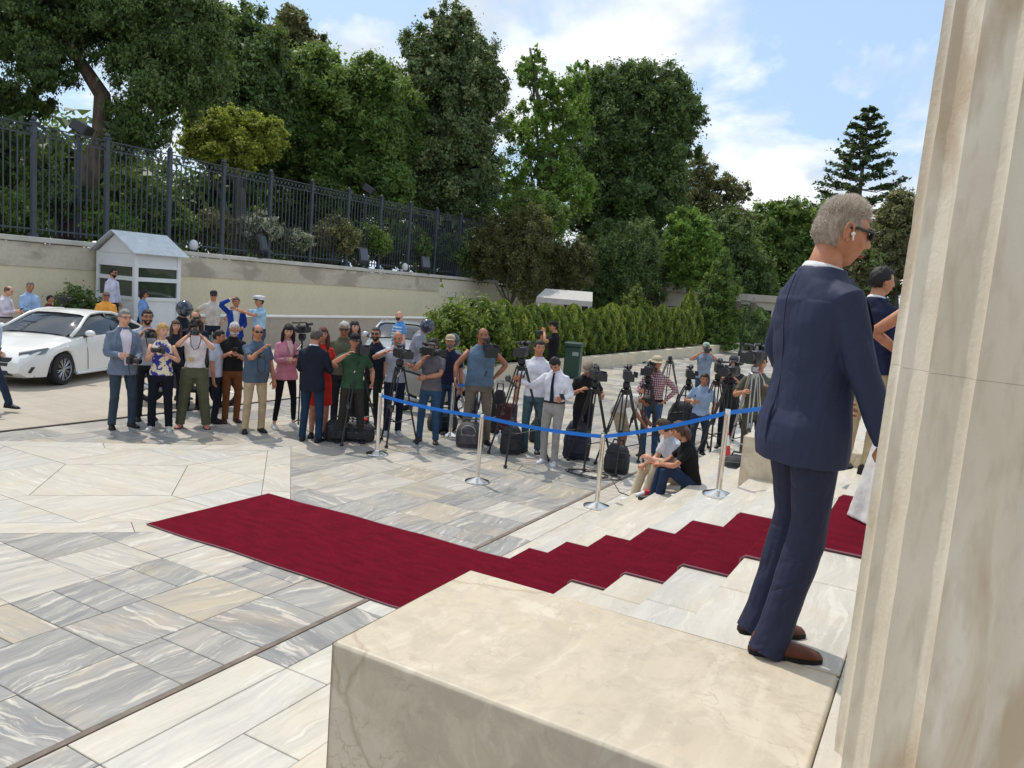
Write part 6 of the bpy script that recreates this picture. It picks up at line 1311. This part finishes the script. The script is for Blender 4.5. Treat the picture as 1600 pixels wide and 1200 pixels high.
t = thing('news_microphone', 'red, white and blue cube microphone lying at the seated pair\'s feet', 'microphone', gz(1012, 778, .16)+np.array([0, 0, .02])); ob('cube_flag', MB().box((0, 0, .045), (.09, .07, .07), rotm('z', .4), ch=.006), M_RED, t); ob('windshield', MB().ball((.10, .05, .05), (.05, .045, .045), 10, 8), pm('mic_blue', S(40, 50, 130), rough=.9), t, 1); ob('band', MB().box((.052, .022, .047), (.03, .072, .074), rotm('z', .4)), M_WHITE, t)
# ---- people on the road and along the wall
i = PD('man in white shirt looking at a phone at the end of the wall', 9, 446, 18.8, 60, top='shirt', tcol=S(216, 206, 216), bcol=S(150, 142, 134), hair='balding', hcol=(110, 84, 70), skin='a', head=(0, -24), R=(.10, .28, 1.16), Lh=(-.10, .28, 1.14))
phone('phone of the man in white shirt', i, (.02, .36, 1.22))
i = PD('grey-haired man in light blue shirt holding a phone behind the white car', 46, 440, 19.6, 28, top='shirt', tcol=S(166, 192, 226), bcol=S(34, 38, 56), hair='crop', hcol=(120, 112, 104), skin='b', head=(10, -10), R=(.10, .28, 1.10), Lh=(-.08, .28, 1.10))
phone('phone of the man in light blue shirt', i, (.02, .36, 1.15))
PD('dark-haired person mostly hidden behind the roof of the white car', 77, 478, 21.0, 60, top='tee', tcol=S(120, 60, 60), bcol=DK, hair='short', hcol=(26, 22, 22))
PD('man in orange T-shirt with sunglasses and lanyard behind the white car', 166, 455, 20.0, 5, top='tee', tcol=S(236, 160, 70), bcol=DK, hair='crop', hcol=(140, 128, 116), glasses='sun', skin='c', w=1.08)
PD('bearded man in pale checked shirt standing by the guard booth', 176, 420, 21.6, 50, z=.5, top='shirt', tcol=S(206, 206, 224), hem=.86, bcol=S(30, 34, 52), hair='short', hcol=(30, 26, 26), beard=((34, 28, 26), 0), glasses='sun', skin='b')
PD('woman in blue shirt and sunglasses in front of the booth window', 224, 453, 22.0, 70, z=.0, fem=1, top='shirt', tcol=S(122, 156, 206), bcol=DK, hair='bob', hcol=(36, 28, 28), glasses='sun', skin='b')
PD('man in beige shirt, dark cap and sunglasses with hands on hips by the parapet', 334, 454, 21.4, 0, top='shirt', sleeve='short', hem=.9, tcol=S(204, 194, 184), bcol=S(32, 38, 56), hair='short', hcol=(60, 50, 44), hat=('cap', S(48, 46, 48)), glasses='sun', skin='b', R=(.25, .03, 1.03), Re=(1, -.4, 0), Lh=(-.25, .03, 1.03), Le=(-1, -.4, 0), w=1.08)
PD('man in bright blue suit with one arm raised to his head', 369, 465, 20.0, 8, top='blazer', tcol=S(30, 62, 150), col2=WHITE, bcol=S(26, 46, 112), hair='short', hcol=(84, 66, 56), skin='b', R=(.16, .16, 1.70), Re=(1, .0, .1), Lh=(-.12, .26, 1.05))
i = PD('traffic policeman in light blue shirt and white-topped peaked cap pointing with gloved hand', 407, 462, 20.0, -58, top='tucked', sleeve='short', tcol=S(160, 196, 220), bcol=S(70, 78, 96), hair='short', hcol=(30, 26, 26), hat=('police', S(226, 228, 230)), skin='b', R=(.16, .52, 1.44), Lh=(-.10, .50, 1.40), curl=(.15, .4))
gl = MB(); hand(gl, np.array([0, 0, 0.]), (0, 1, .12), (-.8, .3, -.2), 1, .12, 1.16); tg_ = thing('white_glove', 'white glove on the pointing hand of the traffic policeman', 'glove', world_of(i, np.array((.16, .52, 1.44))*i['k']), i['root'].rotation_euler[2]); ob('glove', gl, M_WHITE, tg_, 1)
PD('bald bearded man in blue and white striped polo shirt beside the silver car', 626, 487, 20.6, -62, top='polo', tcol=S(88, 148, 206), stripe=S(206, 220, 232), bcol=DK, hair=None, beard=((90, 60, 46), 1), skin='a', w=1.16, belly=.04)
i = PD('scooter rider in grey jacket and black helmet leaning forward on the motor scooter', 650, 497, 17.0, 75, top='jacket', tcol=S(146, 146, 158), bcol=DK, hair=None, hat=('helmet', BLACK), R=(.2, .42, 1.10), Lh=(-.2, .42, 1.10), lean=22)
person('walking person in dark jeans entering beside the white car, only leg and arm in view', gz(-14, 640), 1.78, faceyaw(gz(-14, 640), 60), top='shirt', tcol=S(190, 206, 226), bcol=S(40, 52, 70), hair='short', R=(.26, .22, 1.0), Lh=(-.26, -.1, .9), feet=((.09, .36), (-.09, -.30, .04)))
# ---- on the landing
p = at(1366, 500, 7.0); p39 = person('young man in navy jacket and beige trousers standing past the navy-suited guard', (p[0]+.0, p[1], ZL), 1.86, faceyaw(p, 150), top='jacket', tcol=S(30, 36, 60), col2=WHITE, bcol=S(186, 166, 130), hair='short', hcol=(24, 20, 20), skin='b', head=(30, 0), vox=.010)
PD('grey-haired person in dark clothes sitting far off past the belt beyond the column', 1388, 582, 11.5, 20, z=.45, top='tee', tcol=S(34, 32, 38), bcol=DK, hair='short', hcol=(140, 134, 128), skin='b') if 0 else None
pw_ = at(1450, 520, 5.2); person('woman with bare arm, silver bracelet and long white dress half hidden by the column', (pw_[0], pw_[1], ZL), 1.86, faceyaw(pw_, 150), fem=1, top='vest', tcol=(.74, .72, .68), bottom='dress', bcol=(.74, .72, .68), hair='long', hcol=(70, 50, 40), skin='b', R=None, Lh=(-.25, .16, 1.10), Le=(-1, -.4, .0), vox=.010, disp=.003)
# ---- the guard in the navy suit, seen from behind
mp_ = np.array([-.47, 3.40, ZL]); NS = S(40, 47, 72)
g1 = person('tall man in navy suit with cropped grey hair, sunglasses and earpiece, seen from behind', mp_, 1.865, faceyaw(mp_, 122), top='jacket', tcol=NS, col2=(.78, .78, .80), bcol=S(36, 42, 68), leg=1.02, shoe=S(104, 58, 40), hair='guard', hcol=(172, 156, 140), skin='b', w=1.06, head=(10, -8), R=(.27, .17, .86), Re=(.5, -.8, -.1), hemdrop=.078, check=suitmat('suit_jacket', NS, (4.2, 4.2, 1.5)), bmat=suitmat('suit_trousers', S(36, 40, 62), (3.2, 3.2, 4.6), .03, .7), Lh=(-.24, .22, 1.0), Le=(-.6, -.8, 0),
    feet=((.10, -.085), (-.09, -.035)), toe=(20, 10), vox=.0055, big=True, curl=(.55, .7), hem=.755, disp=.022, sm=6, glasses='sun')
k_ = g1['k']; rt = g1['root']
sm_ = MB().tube(np.array([g1['front'](z, .0, .0245, True) for z in np.linspace(.785, 1.47, 16)])*k_, .0016, 5); ob('back_seam', sm_, cloth(tuple(c*.5 for c in NS)), rt)
vt_ = MB().tube(np.array([g1['front'](z, .006, .030, True) for z in np.linspace(.785, .99, 8)])*k_, [.006]*7+[.002], 6); ob('vent_edge', vt_, cloth(NS), rt, 1)
for s_ in (1, -1):
    er = MB(); a = np.linspace(-.6, 4.4, 14); er.tube([g1['HW']((s_*(.080+.010*math.sin(max(0, q)*.7)), -.012+.017*math.cos(q), .002+.030*math.sin(q))) for q in a], .0045, 7); er.ball(g1['HW']((s_*.082, -.006, -.026)), np.array([.006, .009, .010]), 8, 6); ob('ear_rim', er, SK['b'], rt, 1)
ep = thing('wireless_earbud', 'white wireless earbud in the ear of the navy-suited man', 'earbud', world_of(g1, g1['HW']((.088, .004, -.004)))); ob('bud', MB().ball((0, 0, 0), .0085, 10, 8), M_WHITE, ep, 1); ob('bud_stem', MB().tube([(0, 0, 0), (.002, .001, -.026)], .0035, 6), M_WHITE, ep, 1)
# cropped silver hair: fine strands over the scalp
G_ = HEADS[(0, 1)].reshape(-1, 3); Rh = np.random.default_rng(3); sel = np.where((G_[:, 2] > np.where(G_[:, 1] > .035, .058, np.where(G_[:, 1] > -.03, .004, -.05))))[0]
idx = Rh.choice(sel, 15000); P0 = G_[idx]+Rh.normal(0, .0028, (15000, 3)); nrm = P0/np.linalg.norm(P0, axis=1)[:, None]; tp_ = np.clip((P0[:, 2]-.05)/.04, 0, 1)[:, None]
ln_ = .004+.015*tp_*Rh.uniform(.6, 1.2, (15000, 1)); dr_ = nrm*(.45+.5*tp_)+np.array([0, .55, .12])*tp_+np.array([0, -.25, -.55])*(1-tp_)+Rh.normal(0, .22, (15000, 3)); dr_ /= np.linalg.norm(dr_, axis=1)[:, None]
sd_ = np.cross(dr_, Rh.normal(0, 1, (15000, 3))); sd_ /= np.linalg.norm(sd_, axis=1)[:, None]; wd_ = .0006+.0003*tp_
base_ = P0+nrm*(.001+.006*tp_); VV = np.stack([base_-sd_*wd_, base_+sd_*wd_, base_+dr_*ln_+sd_*wd_*.3, base_+dr_*ln_-sd_*wd_*.3], 1).reshape(-1, 3); VV = g1['HW'](VV)
hs_ = bpy.data.materials.new('silver_hair'); hs_.use_nodes = True; nt = hs_.node_tree; L(nt, ramp(nt, N(nt, 'ShaderNodeAttribute', attribute_name='lv').outputs['Fac'], [(0, S(140, 124, 110)), (.5, S(200, 188, 174)), (1, S(246, 240, 230))]), nt.nodes['Principled BSDF'].inputs['Base Color']); nt.nodes['Principled BSDF'].inputs['Roughness'].default_value = .45
stuff(leafobj('hair_strands', VV, hs_, rt, np.clip(Rh.normal(.40+.22*tp_[:, 0], .11), 0, 1)))
